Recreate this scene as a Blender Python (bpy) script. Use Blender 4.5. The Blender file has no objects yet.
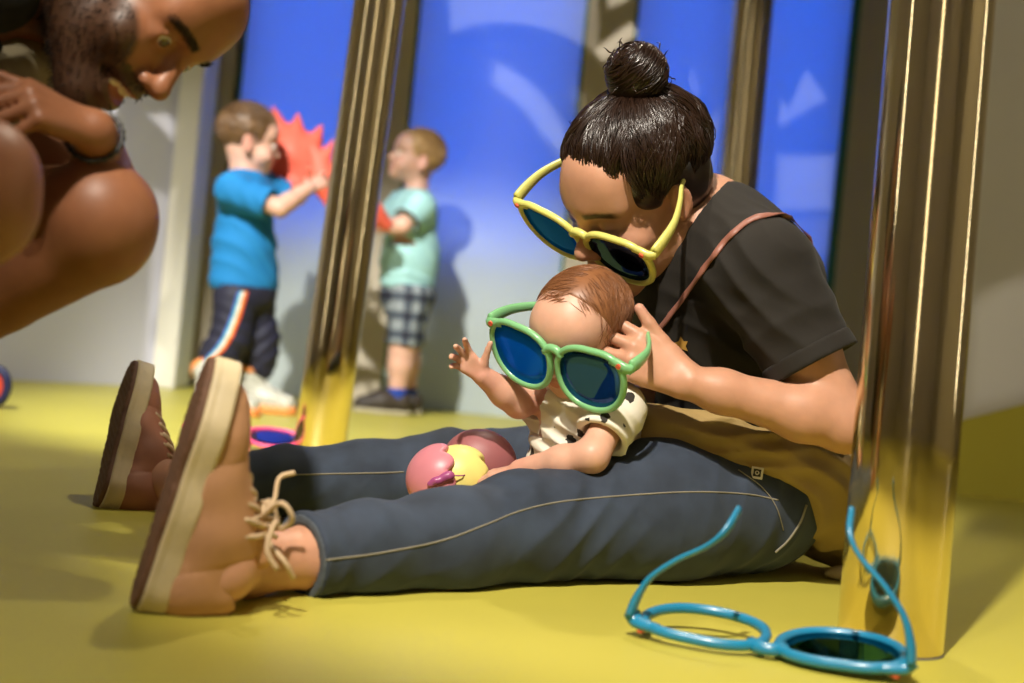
import bpy, bmesh, math, random
import numpy as np
from mathutils import Vector, Matrix
from mathutils.bvhtree import BVHTree
rnd = random.Random(7)
PANEL_E = 34; EXPOSURE = 0.0
C = bpy.context.scene.collection
# ------------------------------------------------------------------ camera geometry
FPX = 1422.0; ROLL = math.radians(5.6); CAMZ = 0.32; TILT = math.radians(0.25)
_cr, _sr = math.cos(ROLL), math.sin(ROLL)
CF = np.array([0, math.cos(TILT), -math.sin(TILT)])
_u0 = np.array([0, math.sin(TILT), math.cos(TILT)])
CR = np.array([1.0, 0, 0])*_cr + _u0*_sr
CU = -np.array([1.0, 0, 0])*_sr + _u0*_cr
CAM = np.array([0, 0, CAMZ])
def P(x, y, Y):
    d = CF + CR*((x-512)/FPX) - CU*((y-341.5)/FPX)
    return CAM + d*(Y/d[1])
def A(*v): return np.array(v, float)
def nrm(v):
    v = np.asarray(v, float); return v/np.linalg.norm(v)
def lerp(a, b, t): return a+(b-a)*t

# ------------------------------------------------------------------ scene helpers
def tag(o, label=None, cat=None, group=None, kind=None):
    if label: o['label'] = label
    if cat: o['category'] = cat
    if group: o['group'] = group
    if kind: o['kind'] = kind
    return o
def empty(name, loc=(0, 0, 0)):
    o = bpy.data.objects.new(name, None); C.objects.link(o); o.location = Vector(loc); o.empty_display_size = .05
    return o
def link(name, me, m=None, parent=None):
    o = bpy.data.objects.new(name, me); C.objects.link(o)
    if m is not None: me.materials.append(m)
    if parent is not None:
        o.parent = parent
        w = parent_world(parent)
        o.matrix_parent_inverse = w.inverted()
    return o
def parent_world(p):
    m = p.matrix_basis.copy()
    if p.parent: m = parent_world(p.parent) @ p.matrix_parent_inverse @ m
    return m
def np_mesh(name, v, faces, smooth=True, col=None):
    """faces: (n,4) or (n,3) int array"""
    me = bpy.data.meshes.new(name)
    v = np.asarray(v, np.float32); faces = np.asarray(faces, np.int32)
    n = faces.shape[1]
    me.vertices.add(len(v)); me.vertices.foreach_set('co', v.ravel())
    me.loops.add(faces.size); me.loops.foreach_set('vertex_index', faces.ravel())
    me.polygons.add(len(faces))
    me.polygons.foreach_set('loop_start', np.arange(0, faces.size, n, dtype=np.int32))
    me.polygons.foreach_set('use_smooth', np.full(len(faces), smooth))
    me.update(calc_edges=True); me.validate()
    if col is not None: set_col(me, col)
    return me
def set_col(me, col):
    col = np.asarray(col, np.float32)
    if col.shape[1] == 3: col = np.concatenate([col, np.ones((len(col), 1), np.float32)], 1)
    a = me.color_attributes.new('Col', 'FLOAT_COLOR', 'POINT'); a.data.foreach_set('color', col.ravel())
def bm_obj(name, bm, m, parent=None, smooth=False):
    me = bpy.data.meshes.new(name); bmesh.ops.recalc_face_normals(bm, faces=bm.faces); bm.to_mesh(me); bm.free()
    for p in me.polygons: p.use_smooth = smooth
    return link(name, me, m, parent)
def box_bm(lo, hi, bm=None, bevel=0.0):
    own = bm is None
    b = bmesh.new()
    vs = [b.verts.new((x, y, z)) for x in (lo[0], hi[0]) for y in (lo[1], hi[1]) for z in (lo[2], hi[2])]
    for f in ((0, 1, 3, 2), (4, 6, 7, 5), (0, 4, 5, 1), (2, 3, 7, 6), (0, 2, 6, 4), (1, 5, 7, 3)): b.faces.new([vs[i] for i in f])
    bmesh.ops.recalc_face_normals(b, faces=b.faces)
    if bevel: bmesh.ops.bevel(b, geom=b.edges[:], offset=bevel, segments=2, affect='EDGES')
    if own: return b
    me = bpy.data.meshes.new('t'); b.to_mesh(me); b.free(); bm.from_mesh(me); bpy.data.meshes.remove(me); return bm
def spline(pts, n):
    """Catmull-Rom through points (any dimension) -> n samples"""
    p = np.asarray(pts, float); p = np.vstack([2*p[0]-p[1], p, 2*p[-1]-p[-2]])
    m = len(p)-3; out = []
    for i in range(n):
        t = i/(n-1)*m; k = min(int(t), m-1); t -= k
        a, b, c, d = p[k:k+4]
        out.append(.5*((2*b)+(c-a)*t+(2*a-5*b+4*c-d)*t*t+(3*b-a-3*c+d)*t**3))
    return np.array(out)
def tube(path, rad, nseg=8, sx=1.0, sy=1.0, up=None, caps=True, closed=False):
    """swept tube -> (verts, faces quads); sx,sy section half axes multipliers, up reference for sx axis"""
    path = np.asarray(path, float); n = len(path)
    rad = np.full(n, rad) if np.isscalar(rad) else np.asarray(rad, float)
    T = np.gradient(path, axis=0) if not closed else np.roll(path, -1, 0)-np.roll(path, 1, 0)
    T /= np.linalg.norm(T, axis=1)[:, None]+1e-12
    V = []; ref = None
    for i in range(n):
        if up is not None:
            r = np.cross(T[i], up)
        else:
            if ref is None:
                ref = A(0, 0, 1) if abs(T[i][2]) < .9 else A(1, 0, 0)
            r = np.cross(T[i], ref)
        r = r/(np.linalg.norm(r)+1e-12); s = np.cross(r, T[i])
        if up is None: ref = s
        for k in range(nseg):
            a = 2*math.pi*k/nseg
            V.append(path[i]+rad[i]*(math.cos(a)*sx*r+math.sin(a)*sy*s))
    Fq = []
    for i in range(n if closed else n-1):
        j = (i+1) % n
        for k in range(nseg):
            l = (k+1) % nseg
            Fq.append((i*nseg+k, i*nseg+l, j*nseg+l, j*nseg+k))
    if caps and not closed:
        for base, c, flip in ((0, path[0], True), ((n-1)*nseg, path[-1], False)):
            V.append(c); ci = len(V)-1
            for k in range(0, nseg, 2):
                q = (base+k, base+(k+1) % nseg, base+(k+2) % nseg, ci)
                Fq.append(q[::-1] if flip else q)
    return np.array(V), np.array(Fq)
def merge(parts):
    V = []; F = []; o = 0
    for v, f in parts:
        V.append(v); F.append(f+o); o += len(v)
    return np.vstack(V), np.vstack(F)
def tube_obj(name, path, rad, m, parent=None, **k):
    v, f = tube(path, rad, **k); return link(name, np_mesh(name, v, f), m, parent)
def strands_obj(name, lines, rad, m, parent=None, nseg=3, col=None):
    """many tapered hairs as one mesh"""
    parts = []
    for ln in lines:
        n = len(ln); r = rad*np.sin(np.linspace(.35, math.pi-.12, n))
        parts.append(tube(ln, r, nseg=nseg, caps=False))
    v, f = merge(parts)
    return link(name, np_mesh(name, v, f), m, parent)

# ------------------------------------------------------------------ implicit surfaces: one continuous skin per body
class Fr:
    """local frame: columns right, forward, up"""
    def __init__(s, c, fw, up, sc=1.0):
        s.c = np.asarray(c, float); fw = nrm(fw); r = nrm(np.cross(fw, up)); up = np.cross(r, fw)
        s.R = np.stack([r, fw, up], 1); s.s = sc
    def __call__(s, x, y, z): return s.c + s.R@(A(x, y, z)*s.s)
    def loc(s, p): return ((np.asarray(p)-s.c)@s.R)/s.s
    def mat(s):
        M = Matrix.Identity(4)
        for i in range(3):
            for j in range(3): M[i][j] = s.R[i, j]*s.s
            M[i][3] = s.c[i]
        return M
class Vol:
    def __init__(s, lo, hi, res):
        s.lo = np.asarray(lo, float); s.res = res
        s.n = np.ceil((np.asarray(hi)-s.lo)/res).astype(int)+1
        s.f = np.ones(s.n, np.float32)
        s.ax = [(s.lo[i]+res*np.arange(s.n[i])).astype(np.float32) for i in range(3)]
    def sub(s, lo, hi):
        a = np.clip(np.floor((np.asarray(lo)-s.lo)/s.res).astype(int), 0, s.n)
        b = np.clip(np.ceil((np.asarray(hi)-s.lo)/s.res).astype(int)+1, 0, s.n)
        if np.any(b <= a): return None
        sl = tuple(slice(a[i], b[i]) for i in range(3))
        return sl, s.ax[0][sl[0]][:, None, None], s.ax[1][sl[1]][None, :, None], s.ax[2][sl[2]][None, None, :]
    def put(s, sl, d, k, op):
        f = s.f[sl]
        if op == 'u':
            if k > 0:
                h = np.maximum(k-np.abs(f-d), 0)/k; s.f[sl] = np.minimum(f, d)-h*h*k*.25
            else: s.f[sl] = np.minimum(f, d)
        elif op == 's':
            if k > 0:
                h = np.maximum(k-np.abs(f+d), 0)/k; s.f[sl] = np.maximum(f, -d)+h*h*k*.25
            else: s.f[sl] = np.maximum(f, -d)
    def cap(s, a, b, ra, rb=None, k=.02, op='u'):
        rb = ra if rb is None else rb
        a = np.asarray(a, float); b = np.asarray(b, float); m = max(ra, rb)+k+4*s.res
        q = s.sub(np.minimum(a, b)-m, np.maximum(a, b)+m)
        if q is None: return s
        sl, x, y, z = q; d = b-a; L = float(d@d)+1e-12
        px, py, pz = x-a[0], y-a[1], z-a[2]
        t = np.clip((px*d[0]+py*d[1]+pz*d[2])/L, 0, 1)
        D = np.sqrt((px-t*d[0])**2+(py-t*d[1])**2+(pz-t*d[2])**2)-(ra+(rb-ra)*t)
        s.put(sl, D.astype(np.float32), k, op); return s
    def chain(s, pts, rad, k=.02, op='u'):
        for i in range(len(pts)-1): s.cap(pts[i], pts[i+1], rad[i], rad[i+1], k, op)
        return s
    def ell(s, c, r, R=None, k=.02, op='u'):
        c = np.asarray(c, float); r = np.asarray(r, float); R = np.eye(3) if R is None else R
        e = np.sqrt(((R*r)**2).sum(1))+k+4*s.res
        q = s.sub(c-e, c+e)
        if q is None: return s
        sl, x, y, z = q; x, y, z = x-c[0], y-c[1], z-c[2]
        k0 = 0; k1 = 0
        for i in range(3):
            l = x*R[0, i]+y*R[1, i]+z*R[2, i]; k0 = k0+(l/r[i])**2; k1 = k1+(l/r[i]**2)**2
        k0 = np.sqrt(k0); k1 = np.sqrt(k1)+1e-9
        s.put(sl, (k0*(k0-1)/k1).astype(np.float32), k, op); return s
    def lell(s, F, c, r, k=.02, op='u', rot=None):
        R = F.R if rot is None else F.R@rot
        return s.ell(F(*c), np.asarray(r)*F.s, R, k*F.s, op)
    def lcap(s, F, a, b, ra, rb=None, k=.02, op='u'):
        return s.cap(F(*a), F(*b), ra*F.s, (ra if rb is None else rb)*F.s, k*F.s, op)
    def box(s, c, h, R=None, rd=.005, k=.0, op='u'):
        c = np.asarray(c, float); h = np.asarray(h, float); R = np.eye(3) if R is None else R
        e = np.abs(R)@h+k+4*s.res
        q = s.sub(c-e, c+e)
        if q is None: return s
        sl, x, y, z = q; x, y, z = x-c[0], y-c[1], z-c[2]
        o = 0; mx = None
        for i in range(3):
            l = np.abs(x*R[0, i]+y*R[1, i]+z*R[2, i])-(h[i]-rd); o = o+np.maximum(l, 0)**2
            mx = l if mx is None else np.maximum(mx, l)
        s.put(sl, (np.sqrt(o)+np.minimum(mx, 0)-rd).astype(np.float32), k, op); return s
    def cut(s, c, n, k=0.0, lo=None, hi=None):
        """remove the half space on the n side of c (optionally only inside a box)"""
        n = nrm(n); c = np.asarray(c, float)
        q = s.sub(s.lo if lo is None else lo, s.ax_hi() if hi is None else hi); sl, x, y, z = q
        d = ((x-c[0])*n[0]+(y-c[1])*n[1]+(z-c[2])*n[2]).astype(np.float32)
        s.put(sl, -d, k, 's'); return s
    def ax_hi(s): return s.lo+s.res*(s.n-1)
    def add(s, fn, lo=None, hi=None):
        q = s.sub(s.lo if lo is None else lo, s.ax_hi() if hi is None else hi); sl, x, y, z = q
        s.f[sl] += fn(x, y, z, s.f[sl]); return s
    def nets(s, smooth=1):
        f = s.f; f[0] = f[-1] = 1; f[:, 0] = f[:, -1] = 1; f[:, :, 0] = f[:, :, -1] = 1
        g = f < 0
        c8 = [(i, j, k) for i in (0, 1) for j in (0, 1) for k in (0, 1)]
        def sh(a, o): return a[o[0]:a.shape[0]-1+o[0], o[1]:a.shape[1]-1+o[1], o[2]:a.shape[2]-1+o[2]]
        al = sh(g, c8[0]).copy(); an = al.copy()
        for o in c8[1:]: al &= sh(g, o); an |= sh(g, o)
        mask = an & ~al; idx = np.argwhere(mask)
        ids = np.full(mask.shape, -1, np.int32); ids[mask] = np.arange(len(idx))
        acc = np.zeros((len(idx), 3)); cnt = np.zeros(len(idx))
        for o in c8:
            for ax in range(3):
                if o[ax]: continue
                p = list(o); p[ax] = 1
                fa = f[idx[:, 0]+o[0], idx[:, 1]+o[1], idx[:, 2]+o[2]]; fb = f[idx[:, 0]+p[0], idx[:, 1]+p[1], idx[:, 2]+p[2]]
                cr = (fa < 0) != (fb < 0)
                t = np.where(cr, fa/np.where(cr, fa-fb, 1), 0)
                w = np.array(o, float)[None, :].repeat(len(idx), 0); w[:, ax] += t
                acc += np.where(cr[:, None], w, 0); cnt += cr
        v = s.lo+(idx+acc/cnt[:, None])*s.res
        Q = []
        for ax in range(3):
            a = [slice(None)]*3; b = [slice(None)]*3; a[ax] = slice(0, -1); b[ax] = slice(1, None)
            ga, gb = g[tuple(a)], g[tuple(b)]
            e = np.argwhere(ga != gb); sg = ga[e[:, 0], e[:, 1], e[:, 2]]
            u, w = (ax+1) % 3, (ax+2) % 3
            ok = (e[:, u] > 0) & (e[:, w] > 0); e = e[ok]; sg = sg[ok]
            def cell(du, dw):
                c = e.copy(); c[:, u] -= du; c[:, w] -= dw; return ids[c[:, 0], c[:, 1], c[:, 2]]
            q = np.stack([cell(1, 1), cell(0, 1), cell(0, 0), cell(1, 0)], 1)
            q[~sg] = q[~sg][:, ::-1]; Q.append(q)
        Q = np.vstack(Q); Q = Q[(Q >= 0).all(1)]
        E = np.vstack([Q[:, [i, (i+1) % 4]] for i in range(4)])
        for it in range(smooth):
            for lam in (.5, -.45):
                sm = np.stack([np.bincount(E[:, 0], v[E[:, 1], i], len(v)) + np.bincount(E[:, 1], v[E[:, 0], i], len(v)) for i in range(3)], 1)
                dg = np.bincount(E[:, 0], minlength=len(v))+np.bincount(E[:, 1], minlength=len(v))
                v = v+lam*(sm/np.maximum(dg, 1)[:, None]-v)
        return v, Q
    def obj(s, name, m, parent=None, col=None, smooth=2, big=False):
        v, q = s.nets(smooth)
        if big: v, q = biggest(v, q)
        me = np_mesh(name, v, q)
        if col is not None: set_col(me, col(v))
        s.f = None
        return link(name, me, m, parent)
def biggest(v, q):
    n = len(v); lab = np.arange(n)
    E = np.vstack([q[:, [i, (i+1) % 4]] for i in range(4)])
    while True:
        m = np.minimum(lab[E[:, 0]], lab[E[:, 1]]); l2 = lab.copy()
        np.minimum.at(l2, E[:, 0], m); np.minimum.at(l2, E[:, 1], m); l2 = l2[l2]
        if (l2 == lab).all(): break
        lab = l2
    keep = lab == np.bincount(lab).argmax()
    mp = np.cumsum(keep)-1
    q = q[keep[q[:, 0]]]
    return v[keep], mp[q]
def waves(seed, n, freq, amp, stretch=(1, 1, 1)):
    """random soft fold field"""
    r = np.random.RandomState(seed); D = r.normal(size=(n, 3))*np.asarray(stretch); D /= np.linalg.norm(D, axis=1)[:, None]
    ph = r.uniform(0, 6.28, n); fr = freq*r.uniform(.6, 1.5, n)
    def fn(x, y, z):
        o = 0
        for i in range(n): o = o+np.sin(fr[i]*(D[i, 0]*x+D[i, 1]*y+D[i, 2]*z)+ph[i])
        return o*(amp/math.sqrt(n))
    return fn
def folds(c, ax, dirn, freq, amp, rad, seed=0):
    """directional creases centred at c: phase runs along ax, fading out at rad"""
    ax = nrm(ax); c = np.asarray(c, float); w = waves(seed, 3, 25, .9)
    def fn(x, y, z, f):
        dx, dy, dz = x-c[0], y-c[1], z-c[2]
        t = dx*ax[0]+dy*ax[1]+dz*ax[2]
        g = np.exp(-(dx*dx+dy*dy+dz*dz)/(rad*rad))
        sn = np.sin(freq*t+1.6*w(x, y, z)); return (amp*g*(np.abs(sn)-.5)).astype(np.float32)
    return fn

# ------------------------------------------------------------------ materials
def mat(name, col, rough=.5, metal=0.0, spec=.5, bump=None, var=None, attr=False, sss=0.0, coat=0.0, sheen=0.0, bstr=.3):
    m = bpy.data.materials.new(name); m.use_nodes = True; nt = m.node_tree; b = nt.nodes['Principled BSDF']
    b.inputs['Base Color'].default_value = (*col, 1); b.inputs['Roughness'].default_value = rough; b.inputs['Metallic'].default_value = metal
    b.inputs['Specular IOR Level'].default_value = spec
    if coat: b.inputs['Coat Weight'].default_value = coat; b.inputs['Coat Roughness'].default_value = .15
    if sheen: b.inputs['Sheen Weight'].default_value = sheen; b.inputs['Sheen Roughness'].default_value = .5
    if sss:
        b.inputs['Subsurface Weight'].default_value = sss; b.inputs['Subsurface Radius'].default_value = (.012, .005, .003); b.inputs['Subsurface Scale'].default_value = 1
    src = None
    if attr:
        a = nt.nodes.new('ShaderNodeVertexColor'); a.layer_name = 'Col'; src = a.outputs[0]
        nt.links.new(src, b.inputs['Base Color'])
    if var:   # (scale, amount) mottled colour of the thing itself
        tc = nt.nodes.new('ShaderNodeTexCoord'); n = nt.nodes.new('ShaderNodeTexNoise'); n.inputs['Scale'].default_value = var[0]; n.inputs['Detail'].default_value = 4
        nt.links.new(tc.outputs['Object'], n.inputs['Vector'])
        mr = nt.nodes.new('ShaderNodeMapRange'); mr.inputs[1].default_value = .3; mr.inputs[2].default_value = .7
        mr.inputs[3].default_value = 1-var[1]; mr.inputs[4].default_value = 1+var[1]
        nt.links.new(n.outputs[0], mr.inputs[0])
        mx = nt.nodes.new('ShaderNodeMix'); mx.data_type = 'RGBA'; mx.blend_type = 'MULTIPLY'; mx.inputs[0].default_value = 1
        if src is not None: nt.links.new(src, mx.inputs[6])
        else: mx.inputs[6].default_value = (*col, 1)
        nt.links.new(mr.outputs[0], mx.inputs[7]); nt.links.new(mx.outputs[2], b.inputs['Base Color'])
    if bump:  # (scale, distance)
        tc = nt.nodes.new('ShaderNodeTexCoord'); n = nt.nodes.new('ShaderNodeTexNoise'); n.inputs['Scale'].default_value = bump[0]; n.inputs['Detail'].default_value = 3
        nt.links.new(tc.outputs['Object'], n.inputs['Vector'])
        bp = nt.nodes.new('ShaderNodeBump'); bp.inputs['Strength'].default_value = bstr; bp.inputs['Distance'].default_value = bump[1]
        nt.links.new(n.outputs[0], bp.inputs['Height']); nt.links.new(bp.outputs[0], b.inputs['Normal'])
    return m
def node(nt, t, **kw):
    n = nt.nodes.new(t)
    for k, v in kw.items(): setattr(n, k, v)
    return n
def mth(nt, op, a, b=None, c=None, clamp=False):
    n = nt.nodes.new('ShaderNodeMath'); n.operation = op; n.use_clamp = clamp
    for i, v in enumerate((a, b, c)):
        if v is None: continue
        if isinstance(v, (int, float)): n.inputs[i].default_value = v
        else: nt.links.new(v, n.inputs[i])
    return n.outputs[0]
# ------------------------------------------------------------------ the setting
WY = 5.55
def floor_mat():
    m = mat('yellow_vinyl_floor', (.50, .445, .068), rough=.42, spec=.35, var=(1.3, .08), bump=(220, .0008), bstr=.08)
    return m
M_floor = floor_mat()
M_wall = mat('white_painted_wall', (.60, .56, .50), rough=.6, var=(.8, .05))
M_lwall = mat('white_panelled_wall_blue_spill', (.66, .66, .76), rough=.55, var=(.9, .04))  # lavender tint stands in for blue spill from the panels
M_pillar = mat('beige_pillar', (.50, .43, .33), rough=.6, var=(2, .05))
M_white = mat('white_gloss_paint', (.78, .75, .66), rough=.35)
M_yel = mat('yellow_wall_paint', (.52, .45, .045), rough=.5, var=(2, .06))
M_dark = mat('dark_ceiling_paint', (.05, .045, .04), rough=.8, var=(1, .1))
def struct(name, bm, m, **k):
    o = bm_obj(name, bm, m, **k); o['kind'] = 'structure'; return o
struct('floor', box_bm((-3.2, -2.6, -.1), (3.6, WY+.4, 0)), M_floor)
struct('ceiling', box_bm((-3.2, -2.6, 3.6), (3.6, WY+.4, 3.7)), M_dark)
struct('wall_back', box_bm((-1.6, WY+.14, 0), (3.6, WY+.3, 3.6)), M_pillar)
struct('wall_behind_camera', box_bm((-3.2, -2.75, 0), (3.6, -2.6, 3.6)), M_wall)
struct('wall_right', box_bm((3.45, -2.6, 0), (3.6, WY+.14, 3.6)), M_wall)
struct('wall_far_left', box_bm((-3.2, -2.6, 0), (-3.05, 3.6, 3.6)), M_wall)
# left wall: oblique panelled wall, then a white post and a beige pillar beside the first blue panel
def quad_wall(name, a, b, th, z0, z1, m):
    a = A(*a); b = A(*b); d = nrm(b-a); n = A(d[1], -d[0])
    bm = bmesh.new(); pts = [a, b, b-n*th, a-n*th]
    lo = [bm.verts.new((p[0], p[1], z0)) for p in pts]; hi = [bm.verts.new((p[0], p[1], z1)) for p in pts]
    bm.faces.new(lo[::-1]); bm.faces.new(hi)
    for i in range(4): bm.faces.new((lo[i], lo[(i+1) % 4], hi[(i+1) % 4], hi[i]))
    return struct(name, bm, m)
pL0 = P(-160, 404, 4.05); pL1 = P(155, 390, 5.25)
quad_wall('wall_left', (-3.1, 3.5), (pL1[0], 5.28), .12, 0, 3.6, M_lwall)
def post(name, x0, x1, Y, depth, m, z1=3.6, bev=.006):
    a = P(x0, 341, Y)[0]; b = P(x1, 341, Y)[0]
    return struct(name, box_bm((a, Y, 0), (b, Y+depth, z1), bevel=bev), m)
post('trim_1', 155, 178, 5.22, .25, M_white)
post('trim_2', 180, 209, WY+.02, .12, M_pillar)
# blue glass panels, lit from behind by blue strips; a low box behind each one
def panel_mat():
    m = bpy.data.materials.new('backlit_frosted_glass'); m.use_nodes = True; nt = m.node_tree; nt.nodes.clear()
    o = node(nt, 'ShaderNodeOutputMaterial'); d = node(nt, 'ShaderNodeBsdfDiffuse'); t = node(nt, 'ShaderNodeBsdfTranslucent'); g = node(nt, 'ShaderNodeBsdfGlossy')
    d.inputs[0].default_value = (.76, .84, .82, 1); t.inputs[0].default_value = (.8, .86, .95, 1); g.inputs['Roughness'].default_value = .12
    a = node(nt, 'ShaderNodeMixShader'); a.inputs[0].default_value = .50
    nt.links.new(d.outputs[0], a.inputs[1]); nt.links.new(t.outputs[0], a.inputs[2])
    f = node(nt, 'ShaderNodeFresnel'); f.inputs[0].default_value = 1.3
    b = node(nt, 'ShaderNodeMixShader'); nt.links.new(f.outputs[0], b.inputs[0]); nt.links.new(a.outputs[0], b.inputs[1]); nt.links.new(g.outputs[0], b.inputs[2])
    nt.links.new(b.outputs[0], o.inputs[0]); return m
M_panel = panel_mat()
M_edge = mat('green_glass_edge', (.05, .16, .12), rough=.25)
BLUE = (.002, .14, 1.0)
def wx(x, y, Y=WY): return P(x, y, Y)[0]
PANELS = [(wx(247, 0), wx(388, 0)), (wx(419, 0), wx(590, 0)), (wx(637, 0), wx(744, 0)), (wx(752, 0), wx(862, 0))]
for i, (a, b) in enumerate(PANELS):
    e = empty('glass_panel', ((a+b)/2, WY, 0))
    tag(e, ['blue backlit glass panel behind the boy in the bright blue shirt', 'wide blue backlit glass panel behind the boy in the pale polo shirt',
            'blue backlit glass panel behind the seated woman\'s hair bun', 'blue backlit glass panel with green edge, right of the far pole'][i], 'wall panel', 'blue glass wall panels')
    bm_obj('glass_sheet', box_bm((a+.012, WY, .0), (b-.012, WY+.008, 3.3)), M_panel, e)
    bm_obj('edge_strip', box_bm((a, WY-.004, 0), (a+.012, WY+.13, 3.3)), M_edge, e)
    bm_obj('edge_strip', box_bm((b-(.035 if i == 3 else .012), WY-.004, 0), (b, WY+.13, 3.3)), M_edge, e)
    L = bpy.data.lights.new('panel_backlight', 'AREA'); L.shape = 'RECTANGLE'; L.size = b-a-.04; L.size_y = 2.5; L.color = BLUE; L.energy = PANEL_E*(b-a)
    lo = bpy.data.objects.new('panel_backlight', L); C.objects.link(lo); lo.location = ((a+b)/2, WY+.125, .62+1.25); lo.rotation_euler = (math.radians(-90), 0, 0)
# pillars between the panels
for n, (a, b) in enumerate([(PANELS[0][1], PANELS[1][0]), (PANELS[1][1], PANELS[2][0]), (PANELS[3][1], 1.9)]):
    struct('trim_%d' % (n+3), box_bm((a, WY-.01, 0), (b, WY+.14, 3.6)), M_pillar)
# projecting wall on the right with a yellow painted foot that slopes up
RY = 3.95
xr = P(905, 300, RY)[0]
struct('wall_right_front', box_bm((xr, RY, 0), (3.5, RY+.15, 3.6)), M_wall)
def yellow_foot():
    bm = bmesh.new(); pts = [(xr, .17), (P(958, 421, RY)[0], P(958, 421, RY)[2]), (P(1024, 404, RY)[0], P(1024, 404, RY)[2]), (P(1150, 372, RY)[0], P(1150, 372, RY)[2]), (3.4, .75)]
    fr = [bm.verts.new((x, RY-.012, z)) for x, z in pts]+[bm.verts.new((3.4, RY-.012, 0)), bm.verts.new((xr, RY-.012, 0))]
    f = bm.faces.new(fr); r = bmesh.ops.extrude_face_region(bm, geom=[f])
    for v in r['geom']:
        if isinstance(v, bmesh.types.BMVert): v.co.y = RY
    return bm
struct('baseboard_right', yellow_foot(), M_yel)

# ------------------------------------------------------------------ brass poles
def brass():
    m = mat('polished_brass', (.84, .69, .42), rough=.07, metal=1.0)
    nt = m.node_tree; b = nt.nodes['Principled BSDF']
    tc = node(nt, 'ShaderNodeTexCoord'); mp = node(nt, 'ShaderNodeMapping'); mp.inputs['Scale'].default_value = (260, 260, 900)
    n = node(nt, 'ShaderNodeTexNoise'); n.inputs['Detail'].default_value = 2; n.inputs['Scale'].default_value = 1
    nt.links.new(tc.outputs['Object'], mp.inputs[0]); nt.links.new(mp.outputs[0], n.inputs['Vector'])
    bp = node(nt, 'ShaderNodeBump'); bp.inputs['Strength'].default_value = .04; bp.inputs['Distance'].default_value = .001
    nt.links.new(n.outputs[0], bp.inputs['Height']); nt.links.new(bp.outputs[0], b.inputs['Normal'])
    # a hazy brushed share, scratched round the pole so that highlights stretch along it
    g = node(nt, 'ShaderNodeBsdfAnisotropic' if hasattr(bpy.types, 'ShaderNodeBsdfAnisotropic') else 'ShaderNodeBsdfGlossy')
    g.inputs['Color'].default_value = (.86, .72, .46, 1); g.inputs['Roughness'].default_value = .30; g.inputs['Anisotropy'].default_value = .92; g.inputs['Rotation'].default_value = .25
    t = node(nt, 'ShaderNodeTangent', direction_type='RADIAL', axis='Z'); nt.links.new(t.outputs[0], g.inputs['Tangent'])
    mx = node(nt, 'ShaderNodeMixShader'); mx.inputs[0].default_value = .20; out = nt.nodes['Material Output']
    nt.links.new(b.outputs[0], mx.inputs[1]); nt.links.new(g.outputs[0], mx.inputs[2]); nt.links.new(mx.outputs[0], out.inputs[0]); return m
M_brass = brass()
M_rub = mat('grey_rubber', (.12, .11, .09), rough=.6)
def pole(label, base, top, r0, r1, h=3.55):
    base = np.asarray(base); d = nrm(np.asarray(top)-base); e = empty('brass_pole', base); tag(e, label, 'pole', 'brass poles')
    n = 64; H = h/d[2]
    def ring(t, r): 
        c = base+d*t; return [c+A(math.cos(2*math.pi*k/n)*r, math.sin(2*math.pi*k/n)*r, 0) for k in range(n)]
    V = []; F = []
    prof = [(0.0, r0-.002), (.002, r0), (.25, lerp(r0, r1, .25/H)), (H*.5, lerp(r0, r1, .5)), (H, r1)]
    for t, r in prof: V += ring(t, r)
    for i in range(len(prof)-1):
        for k in range(n):
            l = (k+1) % n; F.append((i*n+k, i*n+l, (i+1)*n+l, (i+1)*n+k))
    link('shaft', np_mesh('shaft', V, F), M_brass, e)
    V = []; F = []
    for t, r in ((0, r0+.0008), (.0018, r0+.0008), (.0025, r0-.003)): V += ring(t, r)
    for i in range(2):
        for k in range(n):
            l = (k+1) % n; F.append((i*n+k, i*n+l, (i+1)*n+l, (i+1)*n+k))
    link('foot_ring', np_mesh('foot_ring', V, F), M_rub, e)
    return e
def floor_at(x, Y):
    return A(P(x, 300, Y)[0], Y, 0)
bR = P(889, 651, 1.66); bR[2] = 0
tR = P(942, 0, 1.66)
pole('thick brass pole in the foreground, right of the seated woman', bR, tR, .0610, .0585)
b1 = P(319, 452, 3.25); t1 = P(380, 0, 3.25); d1 = (t1-b1)/(t1[2]-b1[2]); b1 = b1-d1*b1[2]
pole('brass pole between the two small boys', b1, t1, .060, .0545)
b2 = P(729, 280, 4.5); t2 = P(754, 0, 4.5); d2 = (t2-b2)/(t2[2]-b2[2]); b2 = b2-d2*b2[2]
pole('thinner looking brass pole far behind the seated woman\'s shoulder', b2, t2, .062, .060)
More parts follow.
